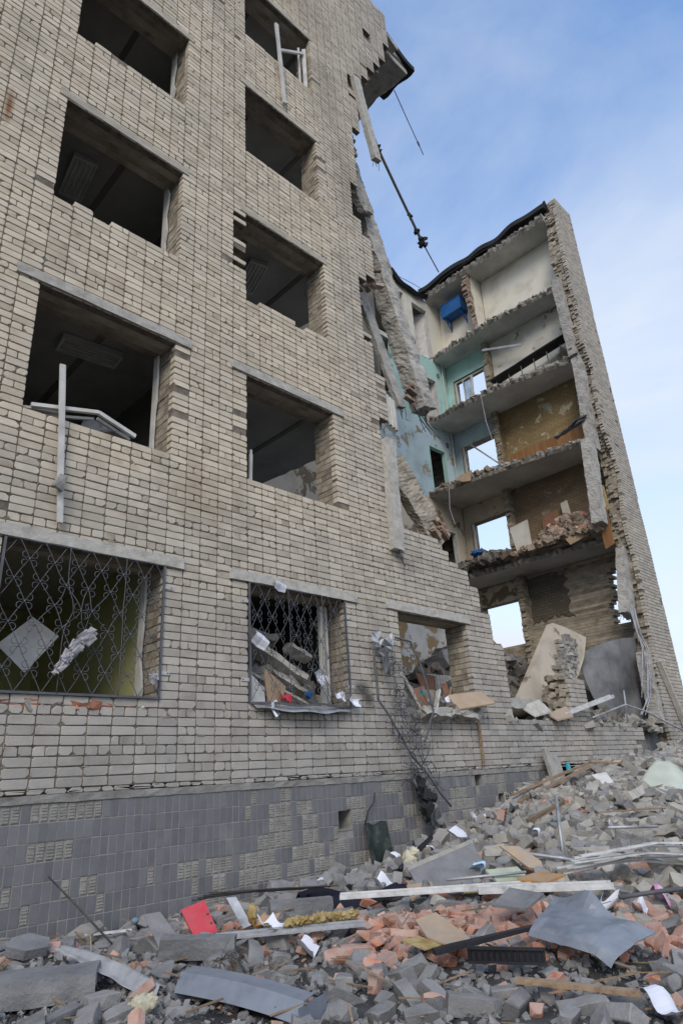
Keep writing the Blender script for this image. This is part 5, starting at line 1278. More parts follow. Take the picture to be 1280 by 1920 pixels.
# foam
mb = MB()
for q in range(70):
    f_ = q/69; p = Vector((4.05, -2.05, .38)).lerp(Vector((4.62, -2.30, .38)), f_); s_ = .022+.016*rt.random()
    mb.obox(p+Vector((rt.uniform(-.015, .015), rt.uniform(-.02, .02), rt.uniform(-.01, .02))), (s_*1.5, s_*1.3, s_), (rt.random(), rt.random(), rt.random()*3), rt.random(), .012, rt)
thing('foam_strip', 'strip of yellow mounting foam stuck to a grey profile', 'foam', mb, 'foam')
lump('foam_lump', 'yellowish foam lump lying on the dirt at the lower left', 'foam', g(2.44, -2.59, .05), [((0, 0, 0), .07, (1.1, .9, .9)), ((.05, -.03, .02), .045, (1, 1, 1))], .5, 3.1, 'pale_foam')
lump('foam_lump', 'pale foam lump on the rubble near the scorched plastic seat', 'foam', (6.95, -.95, .50), [((0, 0, 0), .09, (1, .9, 1.1)), ((.04, -.05, .08), .06, (1, 1, 1))], .5, 9.1, 'pale_foam')
lump('foam_lump', 'small yellow foam piece standing behind the grey profile', 'foam', (4.02, -1.62, .42), [((0, 0, 0), .06, (.7, .7, 1.3))], .5, 5.5, 'foam')
# papers: each a creased sheet
def paper(label, x, y, rz, size=.28, lean=0.0, curl=.03, m_='paper', dz=.07, name='paper_sheet'):
    size *= .8; curl *= 1.2; mb = MB(); s1 = rt.random()*6; R3 = Euler((lean, rt.uniform(-.15, .15), rz)).to_matrix()
    def f(u, v):
        p = Vector(((u-.5)*size, (v-.5)*size*.7, curl*math.sin(5*u+s1)+curl*.8*math.sin(4*v+s1*2)+curl*1.5*abs(u-.45)))
        return tuple(R3@p+Vector((x, y, relief(x, y)+dz)))
    mb.sheet(f, 8, 6, .0012); return thing(name, label, 'paper', mb, m_)
paper('white papers leaning on pale bricks at the foot of the heap', 8.25, -.72, .4, .42, 1.0, dz=.16)
paper('crumpled white paper higher up beside the plinth tiles', 9.2, -.45, 1.0, .36, .5, .06, dz=.15)
paper('small white paper standing against the plinth, left of the dark rail', 7.35, -.35, .2, .22, 1.1, dz=.14)
paper('small folded paper on the dark rail by the plinth', 7.72, -.62, .9, .22, .8, dz=.14)
paper('white sheet lying in front of the dark cloth', 5.95, -1.40, .5, .34, .5, dz=.13)
paper('scrap of white paper at the plinth, left of its twin', 5.80, -.55, .2, .14, .8, dz=.12)
paper('scrap of white paper at the plinth, right of its twin', 6.10, -.72, .8, .14, .8, dz=.12)
paper('white printed sheet lying under the grey profile', 3.95, -2.42, .6, .26, .35, .02, dz=.08)
paper('white sheet tucked behind the yellow foam strip', 4.05, -1.82, .2, .28, .35, .03, dz=.13)
paper('printed white sheet at the lower right corner', 4.42, -4.98, 1.2, .30, .5, .03, dz=.10)
paper('curled white paper right of the long profile', 6.45, -3.72, 1.2, .18, .9, .07, dz=.12)
paper('folded white paper near the right edge', 6.55, -3.98, .3, .16, .4, .04, dz=.1)
paper('pink and white printed wrapper near the right edge', 6.85, -4.02, .7, .26, .4, .05, 'pink', .14, 'wrapper')
paper('crumpled pale blue face mask on the grey panel edge', 6.62, -2.18, .6, .20, .8, .05, 'mask', .18, 'face_mask')
paper('tan packaging sheet lying behind the foam strip', 4.10, -1.70, .5, .26, .5, .04, 'orange_board', .14, 'packaging_sheet')
paper('small paper scrap in the middle of the heap', 8.55, -1.80, .5, .2, .9, .04, dz=.16)
paper('white paper scrap low on the right of the heap', 9.7, -2.35, .5, .2, .4, .04, dz=.14)
# dark cloth
mb = MB()
def clothf(u, v): return (5.0+.75*u+.05*v, -1.05-.72*u-.22*v, .36+.05*math.sin(7*u+2*v)+.04*math.sin(11*v+u)-.05*v+.02*u)
mb.sheet(clothf, 16, 8, .008); thing('dark_cloth', 'black cloth crumpled under the end of the long white profile', 'cloth', mb, 'navy', smooth=True)
# pale cloth and white render piece near the top of the heap
mb = MB()
def tarp(u, v):
    a = Vector((12.1, -1.78, 1.08)).lerp(Vector((12.7, -1.95, 1.42)), v); b = Vector((12.3, -2.45, .95)).lerp(Vector((12.9, -2.5, 1.15)), v); p = a.lerp(b, u)
    return (p.x, p.y, p.z+.10*math.sin(3*u+1)*v+.03*math.sin(9*u+4*v))
mb.sheet(tarp, 14, 10, .02); thing('pale_sheet', 'pale greenish sheet slumped at the top right of the heap', 'sheet', mb, 'green_pale', smooth=True)
board('white flaking render piece near the top of the heap', [(12.02, -1.0, 1.27), (12.25, -1.17, 1.30), (12.12, -1.42, 1.0), (12.0, -1.25, 1.05)], .04, 'white', 'render_piece', (-.4, -.5, .7), 'render')
board('pointed concrete piece leaning on the wall at the top of the heap', [(12.02, -.10, 1.80), (12.42, -.14, 1.62), (12.44, -.24, 1.10), (11.98, -.22, 1.12)], .08, 'concrete', 'concrete_piece', (-.2, -.9, .2), 'concrete piece')
lump('turquoise_bag', 'turquoise plastic scrap beside the pointed concrete piece', 'bag', (12.35, -.42, 1.42), [((0, 0, 0), .09, (.5, .5, 1.2))], .6, 4.4, 'turq')
lump('blue_bottle', 'pale blue round bottle base in the rubble by the plinth', 'bottle', (3.38, -.72, .40), [((0, 0, 0), .035, (1, 1, .8))], .06, 1.0, 'bottle')
# bricks with core holes and a sod of roots
mb = MB(); mb.obox((8.95, -1.05, .86), (.30, .10, .14), (.3, .1, .5), .2)
CB = thing('cored_brick', 'red brick showing rows of round core holes on the heap', 'brick', mb, 'red_rubble')
mb = MB(); R3 = Euler((.3, .1, .5)).to_matrix(); cc = Vector((8.95, -1.05, .86))
for i in range(5):
    for j in range(3):
        p = cc+R3@Vector((-.12+.06*i, -.052, -.045+.045*j)); mb.tube([p, p+R3@Vector((0, .004, 0))], .014, 8)
o = mb.build('core_hole_discs', M['void'] if 'void' in M else M['felt'], CB, at=-Vector(CB.location))  # dark discs painted as the shade inside the holes; the brick is solid
RS = lump('root_sod', 'clod of earth bristling with dry roots in the foreground', 'clod', g(3.35, -2.15, .05), [((0, 0, 0), .13, (1.2, 1, .7))], .5, 2.2, 'conc_rubble')
mb = MB()
for q in range(160):
    a = rt.random()*6.28; p = Vector((3.33+.10*math.cos(a)*rt.random(), -2.2+.08*math.sin(a)*rt.random(), relief(3.35, -2.15)+.12)); d = Vector((rt.gauss(0, .05), rt.gauss(-.05, .05), rt.gauss(-.03, .05)))
    mb.tube([p, p+d*.6, p+d+Vector((0, 0, -.02))], .0022, 3, rt.random())
mb.build('dry_roots', M['straw'], RS, at=-Vector(RS.location), kind='stuff')
# scorched plastic seat shell leaning on the plinth
mb = MB()
def seat(u, v):
    x = 7.27+(u-.5)*.46*(1-.12*v); back = -.14-.10*(1-v); dish = .10*(1-(2*u-1)**2)
    if v < .25: return (x, -.36+1.0*v*.6+dish*.2, .33+.03*v+.04*(2*u-1)**2)
    w = (v-.25)/.75
    return (x, -.22+.12*w+dish*.7-.02*w, .34+.55*w+.02*math.sin(9*u)*w)
mb.sheet(seat, 12, 16, .012); thing('scorched_seat', 'scorched dark green plastic seat shell leaning on the tiled plinth', 'seat', mb, 'bottle_green', smooth=True)
rod('dark bent rail lying on the rubble from the scorched seat to the heap', [(6.75, -.95, .42), (7.2, -.75, .50), (7.9, -.55, .66)], .03, 'black', 'dark_rail', 'rail')
rod('black wire sticking up out of the scorched seat', [(7.1, -.06, .88), (7.16, -.08, 1.05), (7.3, -.07, 1.16), (7.33, -.07, 1.28)], .012, 'dark_steel', 'wire', 'wire')
# loose vent grate hanging under its opening
VG = MB(); R3 = Euler((0, .12, .1)).to_matrix()
for q in range(7): VG.obox(Vector((10.72, -.03, .94))+R3@Vector((0, 0, -.13+.043*q)), (.17, .012, .016), R3)
for s_ in (-.085, .085): VG.obox(Vector((10.72, -.03, .94))+R3@Vector((s_, 0, 0)), (.02, .014, .32), R3)
for s_ in (-.155, .155): VG.obox(Vector((10.72, -.03, .94))+R3@Vector((0, 0, s_)), (.19, .014, .02), R3)
thing('vent_grate', 'pale slotted vent grate hanging crooked on the plinth', 'vent grate', VG, 'lintel')
# steel wires poking up by the folder
mb = MB()
for q in range(4): mb.tube([(3.95+.03*q, -.75-.05*q, .48+.02*q), (4.4, -1.0-.1*q, .50+.015*q), (4.95+.1*q, -1.25-.06*q, .47)], .007, 5)
thing('wire_bundle', 'bundle of bent reinforcing wires lying right of the red folder', 'wire', mb, 'dark_steel')
board('thin standing metal offcut right of the red folder', [(4.02, -1.22, .52), (4.10, -1.26, .52), (4.16, -1.42, .30), (4.08, -1.40, .28)], .012, 'galv', 'metal_offcut', (-.5, -.7, .2), 'offcut')
# ------------------------------------------------------------------ torn grille and rubbish in the window openings
rv = rnd(777)
M['dark_sheet'] = mat('grey_floor_covering', [(.3, (.10, .10, .102)), (.5, (.16, .16, .162)), (.7, (.22, .218, .215))], scale=2.5, rough=.8, bump=.3, bscale=16, jit=.03)
M['brown_rubble'] = mat('brown_plaster_rubble', [(.3, (.13, .095, .065)), (.45, (.24, .185, .135)), (.6, (.34, .28, .215)), (.75, (.42, .37, .31))], scale=5, rough=.95, bump=.6, jit=.4)
M['dark_mix'] = mat('charred_scraps', [(.3, (.05, .046, .042)), (.5, (.13, .12, .105)), (.7, (.26, .22, .17))], scale=4, rough=.9, bump=.4, jit=.45)
TG = empty('torn_window_grille', (8.4, -.25, 1.3)); ROOT['torn_window_grille'] = Vector((8.4, -.25, 1.3))
tag(TG, 'torn and twisted scrollwork grille hanging down the wall beside the third window', 'window grille')
def wob(pts, n=6, a=.02):
    out = []
    for i in range(len(pts)-1):
        for k in range(n): out.append(tuple(Vector(pts[i]).lerp(Vector(pts[i+1]), k/n)+Vector((rv.uniform(-a, a), rv.uniform(-a, a), rv.uniform(-a, a)))*(1 if 0 < i+k else 0)))
    return out+[pts[-1]]
for pts in ([(8.02, -.12, 3.55), (8.36, -.15, 3.50), (8.50, -.18, 3.2), (8.62, -.2, 2.75), (8.67, -.22, 2.42), (8.52, -.2, 2.1), (8.40, -.2, 1.95)],
            [(7.50, -.12, 2.58), (7.72, -.14, 2.30), (8.02, -.16, 1.86), (8.42, -.2, 1.45), (8.86, -.22, 1.0)],
            [(8.08, -.18, 1.42), (8.30, -.2, 1.0), (8.42, -.2, .72)], [(7.50, -.1, 3.3), (7.52, -.1, 2.9), (7.50, -.12, 2.56)]):
    mb = MB(); mb.tube(wob(pts, 4, .008), .017, 6); mb.build('frame_bar', M['steel'], TG, smooth=True)
cen = [(7.75, 3.2), (7.95, 2.9), (8.1, 2.6), (8.05, 2.35), (8.1, 2.1), (8.15, 1.9), (8.12, 1.7), (8.2, 1.5), (8.3, 1.35)]
for q in range(46):
    (cx, cz) = rv.choice(cen); sp_ = .30 if cz > 2.2 else .14
    x, z = cx+rv.uniform(-sp_, sp_), cz+rv.uniform(-.25, .25); pts = [(x, -.15+rv.uniform(-.12, .08), z)]; a = rv.random()*6.28; cu = rv.uniform(-.9, .9)
    L = rv.choice((.12, .3, .45))
    for k in range(9):
        a += cu*.45; x += math.cos(a)*L/9; z += math.sin(a)*L/9*1.2; pts.append((x, pts[-1][1]+rv.uniform(-.012, .012), z))
    mb = MB(); mb.tube(pts, .0058, 5); mb.build('bar', M['dark_steel' if rv.random() < .6 else 'steel'], TG, smooth=True)
for q in range(40):
    (cx, cz) = rv.choice(cen[:7]); o = bpy.data.objects.new('scroll', SCROLL); link(o, TG); o.location = Vector((cx+rv.uniform(-.28, .28), -.15+rv.uniform(-.1, .08), cz+rv.uniform(-.2, .2)))-ROOT['torn_window_grille']; o.rotation_euler = (rv.uniform(-.9, .9), rv.random()*6, rv.uniform(-.9, .9)); o.scale = (1.1,)*3
CR = {}
def crumple(u, v, key, a):
    k = (key, round(u*1000), round(v*1000))
    if k not in CR: CR[k] = Vector((rv.uniform(-a, a), rv.uniform(-a, a), rv.uniform(-a, a)))
    return CR[k]
mb = MB(); mb.sheet(lambda u, v: tuple(Vector((7.50+.46*u, -.14-.04*math.sin(3*u), 3.60-.30*v-.30*u*(1-u)+.12*u*v))+crumple(u, v, 1, .065)), 7, 5, .004); mb.build('crumpled_plate', M['galv'], TG)
mb = MB(); mb.sheet(lambda u, v: tuple(Vector((7.60+.22*u, -.15, 3.35-.40*v))+crumple(u, v, 2, .05)), 4, 5, .006); mb.build('hanging_scrap', M['conc_rubble'], TG)
mb = MB()
for q in range(12): mb.obox((8.28+rv.uniform(-.1, .14), -.2+rv.uniform(-.06, .06), 1.15+rv.uniform(-.25, .25)), (.12, .06, .2), (rv.random()*.6, rv.random()*3, rv.random()), rv.random(), .035, rv)
mb.build('caught_rag', M['felt'], TG, kind='stuff')
mb = MB(); mb.sheet(lambda u, v: (8.42+.28*u+.03*math.sin(7*v), -.2-.05*math.sin(5*u+3*v), 1.08-.22*u-.16*v+.03*math.sin(9*u)), 10, 6, .01); mb.build('caught_felt', M['conc_rubble'], TG)
mb = MB(); mb.sheet(lambda u, v: (8.60+.11*u+.02*math.sin(9*v), -.08-.03*math.sin(6*u+8*v), .86-.36*v), 6, 10, .003); o = thing('plastic_film', 'strip of clear plastic film hanging low on the plinth tiles', 'film', mb, 'cloth', smooth=True)

def pile(name, label, n, box, hf, sizes, m_, seed):
    """loose rubble lying inside an opening or on a floor"""
    rg_ = rnd(seed); mb = MB(); x0, x1, y0, y1 = box
    for q in range(n):
        x, y = rg_.uniform(x0, x1), rg_.uniform(y0, y1); s_ = sizes[0]+(sizes[1]-sizes[0])*rg_.random()**2
        mb.obox((x, y, hf(x, y)+s_*.15), (s_*rg_.uniform(.8, 1.6), s_*rg_.uniform(.6, 1.2), s_*rg_.uniform(.35, .8)), (rg_.gauss(0, .5), rg_.gauss(0, .5), rg_.random()*6.3), rg_.random(), s_*.14, rg_)
    o = mb.build(name, M[m_]); return tag(o, label, None, None, 'stuff')
def heap(name, label, box, hf, m_, n=22, base=None):
    """the solid body of a heap under its loose pieces"""
    x0, x1, y0, y1 = box; mb = MB(); P = []; B = []
    for i in range(n+1):
        for j in range(n+1):
            x, y = x0+(x1-x0)*i/n, y0+(y1-y0)*j/n; z = hf(x, y)+.06*noise.noise(Vector((x*3, y*3, seed_h)))+rv.uniform(-.02, .02); P.append((x, y, z))
    zb = base if base is not None else min(q[2] for q in P)-.3
    B = [(q[0], q[1], zb) for q in P]; W = n+1; K = len(P)
    fs = [(i*W+j, (i+1)*W+j, (i+1)*W+j+1, i*W+j+1) for i in range(n) for j in range(n)]
    for i in range(n): fs += [(i*W, K+i*W, K+(i+1)*W, (i+1)*W), (i*W+n, (i+1)*W+n, K+(i+1)*W+n, K+i*W+n), (i, i+1, K+i+1, K+i), (n*W+i, K+n*W+i, K+n*W+i+1, n*W+i+1)]
    fs.append((K, K+n, K+n*W+n, K+n*W)); mb.add(P+B, fs); o = mb.build(name, M[m_], recalc=True); return tag(o, label, None, None, 'stuff')
seed_h = 1.7
# first window: tilted door leaf inside, rag tied to the bars, plaster bits on the sill
mb = MB(); mb.plate([(2.38, .9, 3.10), (2.75, .95, 3.47), (3.06, .9, 3.26), (2.70, .85, 2.80)], .03, nrm=(0, 1, 0)); thing('white_panel', 'pale square panel hanging askew behind the first barred window', 'panel', mb, 'white', recalc=True)
mb = MB()
for q in range(60):
    f_ = q/59; p = Vector((2.98, -.10, 3.08)).lerp(Vector((2.69, -.09, 2.72)), f_); s_ = .075*(1-.5*f_)
    mb.obox(p+Vector((rv.uniform(-.05, .06)*(1.2-f_), rv.uniform(-.03, .02), rv.uniform(-.05, .03))), (s_*.8, s_*.35, s_*1.7), (rv.uniform(-.4, .4), .65+rv.uniform(-.4, .4), rv.uniform(-.5, .5)), rv.random(), .018, rv)
thing('knotted_rag', 'pale knotted rag tied to the bars of the first grille', 'rag', mb, 'cloth')
mb = MB()
for q in range(14): mb.obox((3.80+rv.uniform(-.05, .05), -.07, 2.66+rv.uniform(-.05, .04)), (.05, .02, .04), (rv.random(), rv.random()*3, rv.random()), rv.random(), .015, rv)
thing('paper_wad', 'crumpled wad caught in the lower right of the first grille', 'wad', mb, 'cloth')
for q, (x, m_) in enumerate(((2.62, 'white'), (2.72, 'pale_rubble'), (3.42, 'pale_foam'), (3.70, 'white'), (2.48, 'pale_rubble'), (2.95, 'red_rubble'), (3.1, 'wood'))):
    mb = MB(); mb.obox((x, .03+rv.uniform(-.02, .03), 2.345), (.10, .07, .06), (rv.random(), rv.random(), rv.random()*3), rv.random(), .02, rv)
    thing('sill_fragment', ['white plaster chip left of middle on the first window ledge', 'pale brick chip near the left on the first window ledge', 'whitish foam chip right of middle on the first window ledge', 'white plaster chip at the right end of the first window ledge', 'pale brick chip at the left end of the first window ledge', 'red brick chip in the middle of the first window ledge', 'wood splinter in the middle of the first window ledge'][q], 'fragment', mb, m_)
# second window: heap of slab pieces, boards, papers
H2 = lambda x, y: 2.35+.95*math.exp(-((x-6.2)**2/.8+(y-1.2)**2/.6))
heap('window_heap', 'rubble heaped inside the second barred window', (5.0, 7.4, .52, 2.6), H2, 'conc_rubble'); pile('window_rubble', 'broken bricks and plaster inside the second barred window', 150, (5.2, 7.2, .5, 2.0), H2, (.05, .26), 'conc_rubble', 31); pile('window_plaster', 'pale plaster lumps inside the second barred window', 150, (5.3, 7.1, .45, 1.4), H2, (.05, .3), 'pale_rubble', 32)
def inner(label, p, q, w, h, m_, cat='slab', name='broken_slab', rough=.014):
    mb = MB(); mb.bar(p, q, w, h, seg=6, rough=rough, rg=rv, sub=2, up=(0, .3, 1)); return thing(name, label, cat, mb, m_)
inner('pale broken slab sloping down behind the second grille', (5.65, .7, 3.42), (6.55, .5, 2.85), .26, .10, 'lintel')
inner('upper slab piece lying across the heap behind the second grille', (5.55, .9, 3.58), (6.35, .95, 3.50), .3, .12, 'concrete')
inner('pale wedge of concrete at the right behind the second grille', (6.35, .6, 3.38), (6.75, .6, 3.22), .2, .08, 'lintel')
inner('dusty slab lying low behind the second grille', (5.9, .45, 2.95), (6.6, .4, 2.62), .15, .06, 'concrete')
inner('long grey batten sloping behind the second grille', (5.45, .38, 2.92), (6.5, .33, 2.50), .05, .04, 'lintel', 'batten', 'batten', .003)
board('tan board leaning in the lower left of the second window', [(5.52, .10, 2.94), (5.90, .10, 2.70), (5.74, .08, 2.36), (5.58, .06, 2.22)], .015, 'ply', nrm=(0, 1, 0))
board('white board in the lower left corner of the second window', [(5.24, .06, 2.86), (5.50, .07, 2.66), (5.50, .05, 2.42), (5.24, .04, 2.42)], .012, 'white', nrm=(0, 1, 0))
mb = MB(); mb.box(6.78, 6.85, .30, .36, 2.45, 4.0); mb.box(6.90, 6.95, .32, .37, 2.45, 4.0); thing('frame_post', 'pale wooden window post standing at the right of the second window', 'post', mb, 'white')
def wpaper(label, x, y, z, size, rot, m_='paper', name='paper_sheet', cat='paper'):
    size *= .8; mb = MB(); R3 = Euler(rot).to_matrix(); s1 = rv.random()*6
    mb.sheet(lambda u, v: tuple(Vector((x, y, z))+R3@Vector(((u-.5)*size, (v-.5)*size*.75, .10*size*math.sin(6*u+s1)*v+.16*size*math.sin(5*v+s1)+.3*size*abs(u-.5)))), 8, 6, .0012); return thing(name, label, cat, mb, m_)
wpaper('white paper caught at the top of the second grille', 5.66, -.09, 4.05, .26, (1.2, .2, .1))
wpaper('white paper stuck on the left side of the second grille', 5.32, -.08, 3.25, .30, (1.45, .5, 0))
wpaper('torn white paper hanging at the right behind the second grille', 6.55, .12, 2.86, .28, (1.4, .9, .1))
wpaper('crumpled white bag at the right end of the second sill', 6.82, .0, 2.56, .30, (.7, .1, .2))
wpaper('white paper hanging over the right end of the second sill', 7.02, -.08, 2.50, .22, (1.3, .2, 0))
wpaper('white paper hanging below the second sill at the left', 5.55, -.07, 2.38, .24, (1.4, 1.2, 0))
wpaper('dark blue folder in the heap behind the second grille', 6.45, .28, 2.62, .24, (.9, .2, .3), 'blue', 'blue_folder', 'folder')
wpaper('pink card on the sill behind the second grille', 5.85, .05, 2.52, .26, (.6, .2, .1), 'red_plastic', 'pink_card', 'card')
# third window: leaning slab, boards, broken ledge
H3 = lambda x, y: 2.25+.6*math.exp(-((x-9.6)**2/1.2+(y-1.0)**2/.7))
heap('window_heap', 'rubble heaped inside the third window', (8.2, 10.7, .52, 2.8), H3, 'conc_rubble'); pile('window_rubble', 'broken bits heaped inside the third window', 240, (8.35, 10.5, .4, 2.0), H3, (.05, .26), 'pale_rubble', 33)
mb = MB(); mb.plate([(8.45, .85, 3.60), (9.05, 1.05, 3.72), (9.45, .9, 3.1), (9.65, .7, 2.6), (9.3, .5, 2.38), (8.75, .5, 2.4)], .12, nrm=(.2, 1, .3)); thing('leaning_slab', 'grey concrete slab leaning inside the third window', 'slab', mb, 'concrete', recalc=True)
mb = MB(); mb.bar((8.42, .35, 3.35), (8.95, .30, 2.5), .12, .06, seg=8, rough=.012, rg=rv, sub=2); thing('plaster_strip', 'pale plaster strip slanting at the left of the third window', 'strip', mb, 'lintel')
board('brown fibreboard standing at the back of the third window', [(9.7, .9, 3.25), (10.28, .9, 3.22), (10.2, .85, 2.75), (9.85, .8, 2.7)], .02, 'brown', nrm=(0, 1, 0))
board('dark brown board low in the middle of the third window', [(8.95, .45, 2.85), (9.3, .45, 2.92), (9.4, .4, 2.5), (9.05, .4, 2.45)], .02, 'brown', nrm=(0, 1, 0))
board('broad tan board jutting out over the third window ledge', [(9.42, .02, 2.70), (10.22, -.12, 2.78), (10.36, -.30, 2.56), (9.46, -.16, 2.45)], .022, 'ply', nrm=(0, -.4, .9))
inner('upright dark splintered plank in the third window', (9.95, .35, 2.45), (9.85, .4, 3.0), .10, .03, 'brown', 'plank', 'plank', .006)
inner('reddish splintered plank leaning in the third window', (9.7, .3, 2.45), (9.98, .35, 2.92), .07, .03, 'wood', 'plank', 'plank', .006)
inner('pale board scrap pointing up in the third window', (9.22, .15, 2.5), (9.42, .2, 2.82), .10, .03, 'white', 'board', 'board', .004)
wpaper('crumpled white paper on the ledge of the third window', 9.32, -.05, 2.58, .32, (.6, .1, .3))
wpaper('small turquoise and blue scrap in the third window', 8.95, .2, 2.78, .14, (1.4, .5, 0), 'turq', 'plastic_scrap', 'scrap')
pile('ledge_rubble', 'splintered wood and plaster on the ledge of the third window', 150, (8.4, 10.2, -.16, .4), lambda x, y: 2.36, (.03, .17), 'pale_rubble', 35)
inner('broken concrete ledge under the third window', (8.5, -.06, 2.40), (9.2, -.08, 2.36), .28, .14, 'concrete', 'ledge', 'broken_ledge', .02)
inner('splintered ledge piece at the right of the third window', (9.15, -.08, 2.38), (9.95, -.1, 2.36), .2, .10, 'concrete', 'ledge', 'broken_ledge', .03)
# behind the low wall: heaps, the tilted panel of brickwork, hanging sheet
HB = lambda x, y: 1.9+.25*min(1, max(0, (x-11)/3))+1.9*math.exp(-((x-19.0)**2/9+(y-3.2)**2/3))+1.8*math.exp(-((x-15.2)**2/2.5+(y-3.0)**2/3))+1.7*math.exp(-((x-13.0)**2/2+(y-3.0)**2/2))
heap('inner_heap', 'rubble heaped behind the low broken wall', (10.9, 20.2, .35, 6.4), HB, 'conc_rubble', 34)
pile('inner_rubble', 'broken bricks and panels behind the low broken wall', 1300, (11.0, 20.0, .4, 5.5), HB, (.07, .45), 'dark_mix', 37); pile('inner_pale_rubble', 'pale broken bricks along the top of the low wall', 420, (11.2, 18.6, .02, .9), lambda x, y: 2.28+.10*math.sin(x*3)+.12*(y), (.05, .24), 'pale_rubble', 38)
pile('inner_tan_rubble', 'tan plaster and board bits behind the low broken wall', 260, (11.2, 19.5, .6, 4.5), HB, (.08, .4), 'brown_rubble', 44)
BP = empty('fallen_brick_panel', (14.2, .8, 2.5)); ROOT['fallen_brick_panel'] = Vector((14.2, .8, 2.5)); tag(BP, 'large tilted panel of wall with pale bricks clinging to its face', 'wall panel')
mb = MB(); mb.plate([(13.1, .8, 2.9), (15.72, 1.1, 4.93), (16.3, 1.1, 4.90), (17.48, 1.1, 4.73), (16.9, 1.0, 4.1), (16.3, .95, 3.62), (14.9, .8, 2.8)], .18, nrm=(0, 1, -.1)); mb.build('panel_slab', M['beige'], BP, recalc=True)
mb = MB()
for q in range(260):
    f_ = rv.random(); x = 14.80+f_*1.45+rv.uniform(-.36, .36)*(1.0-f_*.35)+rv.gauss(0, .08); z = 2.75+f_*1.85+rv.uniform(-.1, .1)
    mb.obox((round(x/.26)*.26+rv.uniform(-.02, .02), (.71+.33*f_)-rv.uniform(-.04, .05), 2.7+round((z-2.7)/.1)*.1), (.24, .13, .085), (rv.uniform(-.15, .15), rv.uniform(-.12, .12), rv.uniform(-.25, .25)), rv.random(), .014, rv)
mb.build('clinging_bricks', M['pale_rubble'], BP, kind='stuff')
mb = MB()
for q in range(90):
    f_ = rv.random(); mb.obox((13.55+rv.uniform(-.15, .15)+.35*f_, .22+rv.uniform(-.1, .25), 2.35+f_*.95), (.24, .13, .09), (rv.uniform(-.3, .3), rv.uniform(-.2, .2), rv.uniform(-.6, .6)), rv.random(), .016, rv)
mb.build('stump_core', M['inner_brick'], BLD, kind='stuff')
mb = MB()
SH = [(17.45, 1.25, 4.35), (18.4, .80, 4.62), (18.95, .50, 4.52), (18.62, .52, 3.4), (18.5, .6, 3.05), (18.15, .75, 2.45), (17.75, .95, 2.55), (17.3, 1.35, 3.75)]
def shf(u, v):
    a = Vector((17.25, 1.35, 4.25)).lerp(Vector((19.05, .45, 4.75)), u); b = Vector((17.45, 1.1, 2.45)).lerp(Vector((18.75, .5, 2.5)), u)
    p = a.lerp(b, v); k = .16*math.sin(3*u+2*v)+.05*math.sin(9*u*v)
    return (p.x-k*.5-.25*math.sin(math.pi*v)*(1-u), p.y-k*.8, p.z+.10*math.sin(math.pi*u)*(1-v))
mb.sheet(shf, 18, 14, .03); thing('hanging_sheet', 'large dark grey sheet hanging behind the reinforcing bars', 'sheet', mb, 'dark_sheet')
board('tan board lying on the low wall left of the brick stump', [(12.75, .05, 2.45), (13.45, -.02, 2.62), (13.35, -.20, 2.40), (12.75, -.15, 2.32)], .03, 'ply')
board('thin pale board lying beside the tan one on the low wall', [(12.1, .25, 2.6), (12.7, .15, 2.75), (12.75, -.05, 2.5), (12.2, .02, 2.4)], .03, 'lintel')
inner('dark broken slab edge on the low wall under the brick panel', (11.6, .45, 2.62), (13.0, .45, 2.60), .5, .22, 'concrete')
inner('grey cabinet piece lying high on the inner heap', (12.6, 2.6, 3.9), (13.6, 2.6, 4.15), .6, .4, 'conc_rubble', 'cabinet', 'cabinet')
mb = MB()
for q in range(8): mb.box(11.7+q*.11, 11.79+q*.11, 2.2, 2.3, 2.9, 3.55)
thing('radiator', 'grey ribbed radiator standing in the rubble behind the low wall', 'radiator', mb, 'lintel')
# the rubble-strewn floor of the far end and its boards
F2 = lambda x, y: FL[2]+.06+1.05*math.exp(-((y-1.9)**2/2.0))*(.12+.88*min(1, max(0, (x-18.9)/.75)))+.55*math.exp(-((y-5.0)**2/1.0))*(.2+.8*min(1, max(0, (x-18.8)/.6)))
heap('floor_heap', 'dusty rubble heaped on the second floor of the far end', (18.95, 20.35, .6, 6.4), F2, 'brown_rubble', 18, FL[2]-.004)
pile('floor_rubble', 'bricks and plaster strewn over the second floor of the far end', 1100, (18.75, 20.3, .6, 6.3), F2, (.05, .28), 'brown_rubble', 39)
pile('floor_red_rubble', 'red brick bits strewn over the second floor of the far end', 130, (18.9, 20.2, .6, 4.0), F2, (.06, .26), 'red_rubble', 40)
pile('floor_scraps', 'dark splintered scraps at the corridor end of the second floor', 260, (18.6, 19.8, 4.0, 6.3), F2, (.06, .36), 'dark_mix', 41)
pile('third_floor_scraps', 'splintered brown scraps at the corridor end of the third floor', 60, (18.5, 19.5, 4.0, 6.3), lambda x, y: FL[3]+.03, (.05, .32), 'wood', 42)
pile('fourth_floor_rubble', 'pale rubble along the bench of the fourth floor', 130, (19.6, 20.4, .7, 4.2), lambda x, y: FL[4]+.03, (.05, .26), 'pale_rubble', 43)
board('pale cabinet side standing in the rubble of the second floor', [(19.0, 3.0, 8.2), (19.0, 3.55, 8.15), (19.1, 3.75, 9.15), (19.1, 3.05, 9.25)], .05, 'offwhite', 'cabinet', (-1, 0, 0), 'cabinet')
board('tan board hanging over the edge of the second floor', [(18.85, 1.05, 8.35), (18.75, 1.75, 8.15), (18.80, 1.60, 7.85), (18.95, 1.0, 8.05)], .03, 'ply', nrm=(-1, 0, .2))
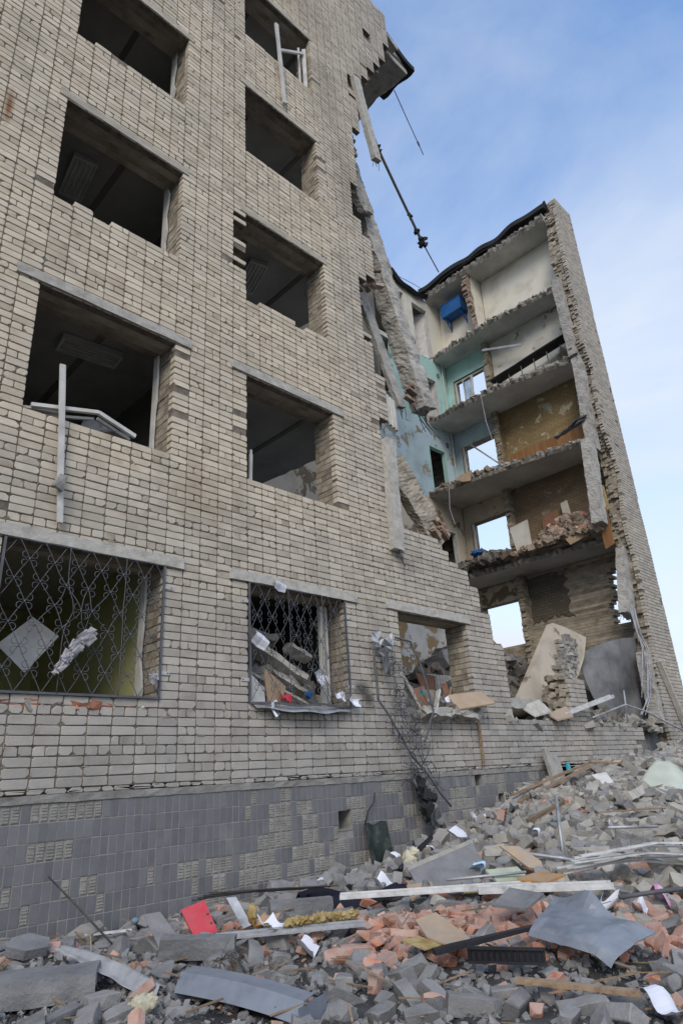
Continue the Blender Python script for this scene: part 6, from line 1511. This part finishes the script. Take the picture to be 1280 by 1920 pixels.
board('brown board hanging at the front corner of the second floor', [(18.9, .30, 8.7), (18.9, .62, 8.6), (18.8, .55, 7.4), (18.8, .25, 7.5)], .03, 'wainscot', nrm=(-1, 0, 0))
board('yellowish board standing at the front corner of the second floor', [(19.1, .3, 9.5), (19.1, .55, 9.55), (19.05, .5, 8.6), (19.05, .25, 8.7)], .02, 'foam', nrm=(-1, 0, 0))
board('pale narrow panel leaning in the back of the second floor room', [(20.2, 1.9, 8.4), (20.2, 2.25, 8.4), (20.3, 2.35, 9.9), (20.3, 2.1, 9.95)], .03, 'offwhite', 'narrow_panel', (-1, 0, 0), 'panel')
board('brown wood panel standing at the back of the second floor room', [(20.25, 2.4, 8.5), (20.25, 3.2, 8.5), (20.3, 3.1, 9.7), (20.3, 2.5, 9.7)], .03, 'brown', 'wood_panel', (-1, 0, 0), 'panel')
board('tan board hanging off the third floor corridor edge', [(18.45, 4.5, 11.5), (18.4, 5.2, 11.4), (18.35, 4.9, 11.15), (18.42, 4.6, 11.1)], .02, 'ply', nrm=(-1, 0, .2))
mb = MB(); mb.bar((19.2, .45, 12.0), (19.0, 1.5, 11.65), .18, .04, seg=6, rough=.03, rg=rv); mb.bar((19.15, .4, 12.1), (19.05, 1.0, 11.8), .25, .03, seg=5, rough=.04, rg=rv); thing('bent_blind', 'crushed grey blind hanging at the front of the third floor', 'blind', mb, 'steel')
lump('blue_bag', 'blue bag among the scraps at the corridor end of the second floor', 'bag', (18.75, 5.0, 8.55), [((0, 0, 0), .16, (1, 1.3, .7))], .6, 7.7, 'blue')
for (pts, lab) in (([(18.95, 3.95, 14.6), (18.93, 3.9, 13.4), (18.98, 3.8, 12.6)], 'thin pale cable hanging from the fourth floor edge'), ([(18.5, 5.6, 11.3), (18.5, 5.7, 10.4), (18.55, 5.6, 9.8)], 'thin cable hanging from the third floor corridor edge')):
    mb = MB(); mb.tube(pts, .015, 5); thing('hanging_cable', lab, 'cable', mb, 'cloth')

for o in scene.objects:        # every labelled thing that stands alone is a thing
    if o.parent is None and 'category' in o and 'kind' not in o: o['kind'] = 'thing'
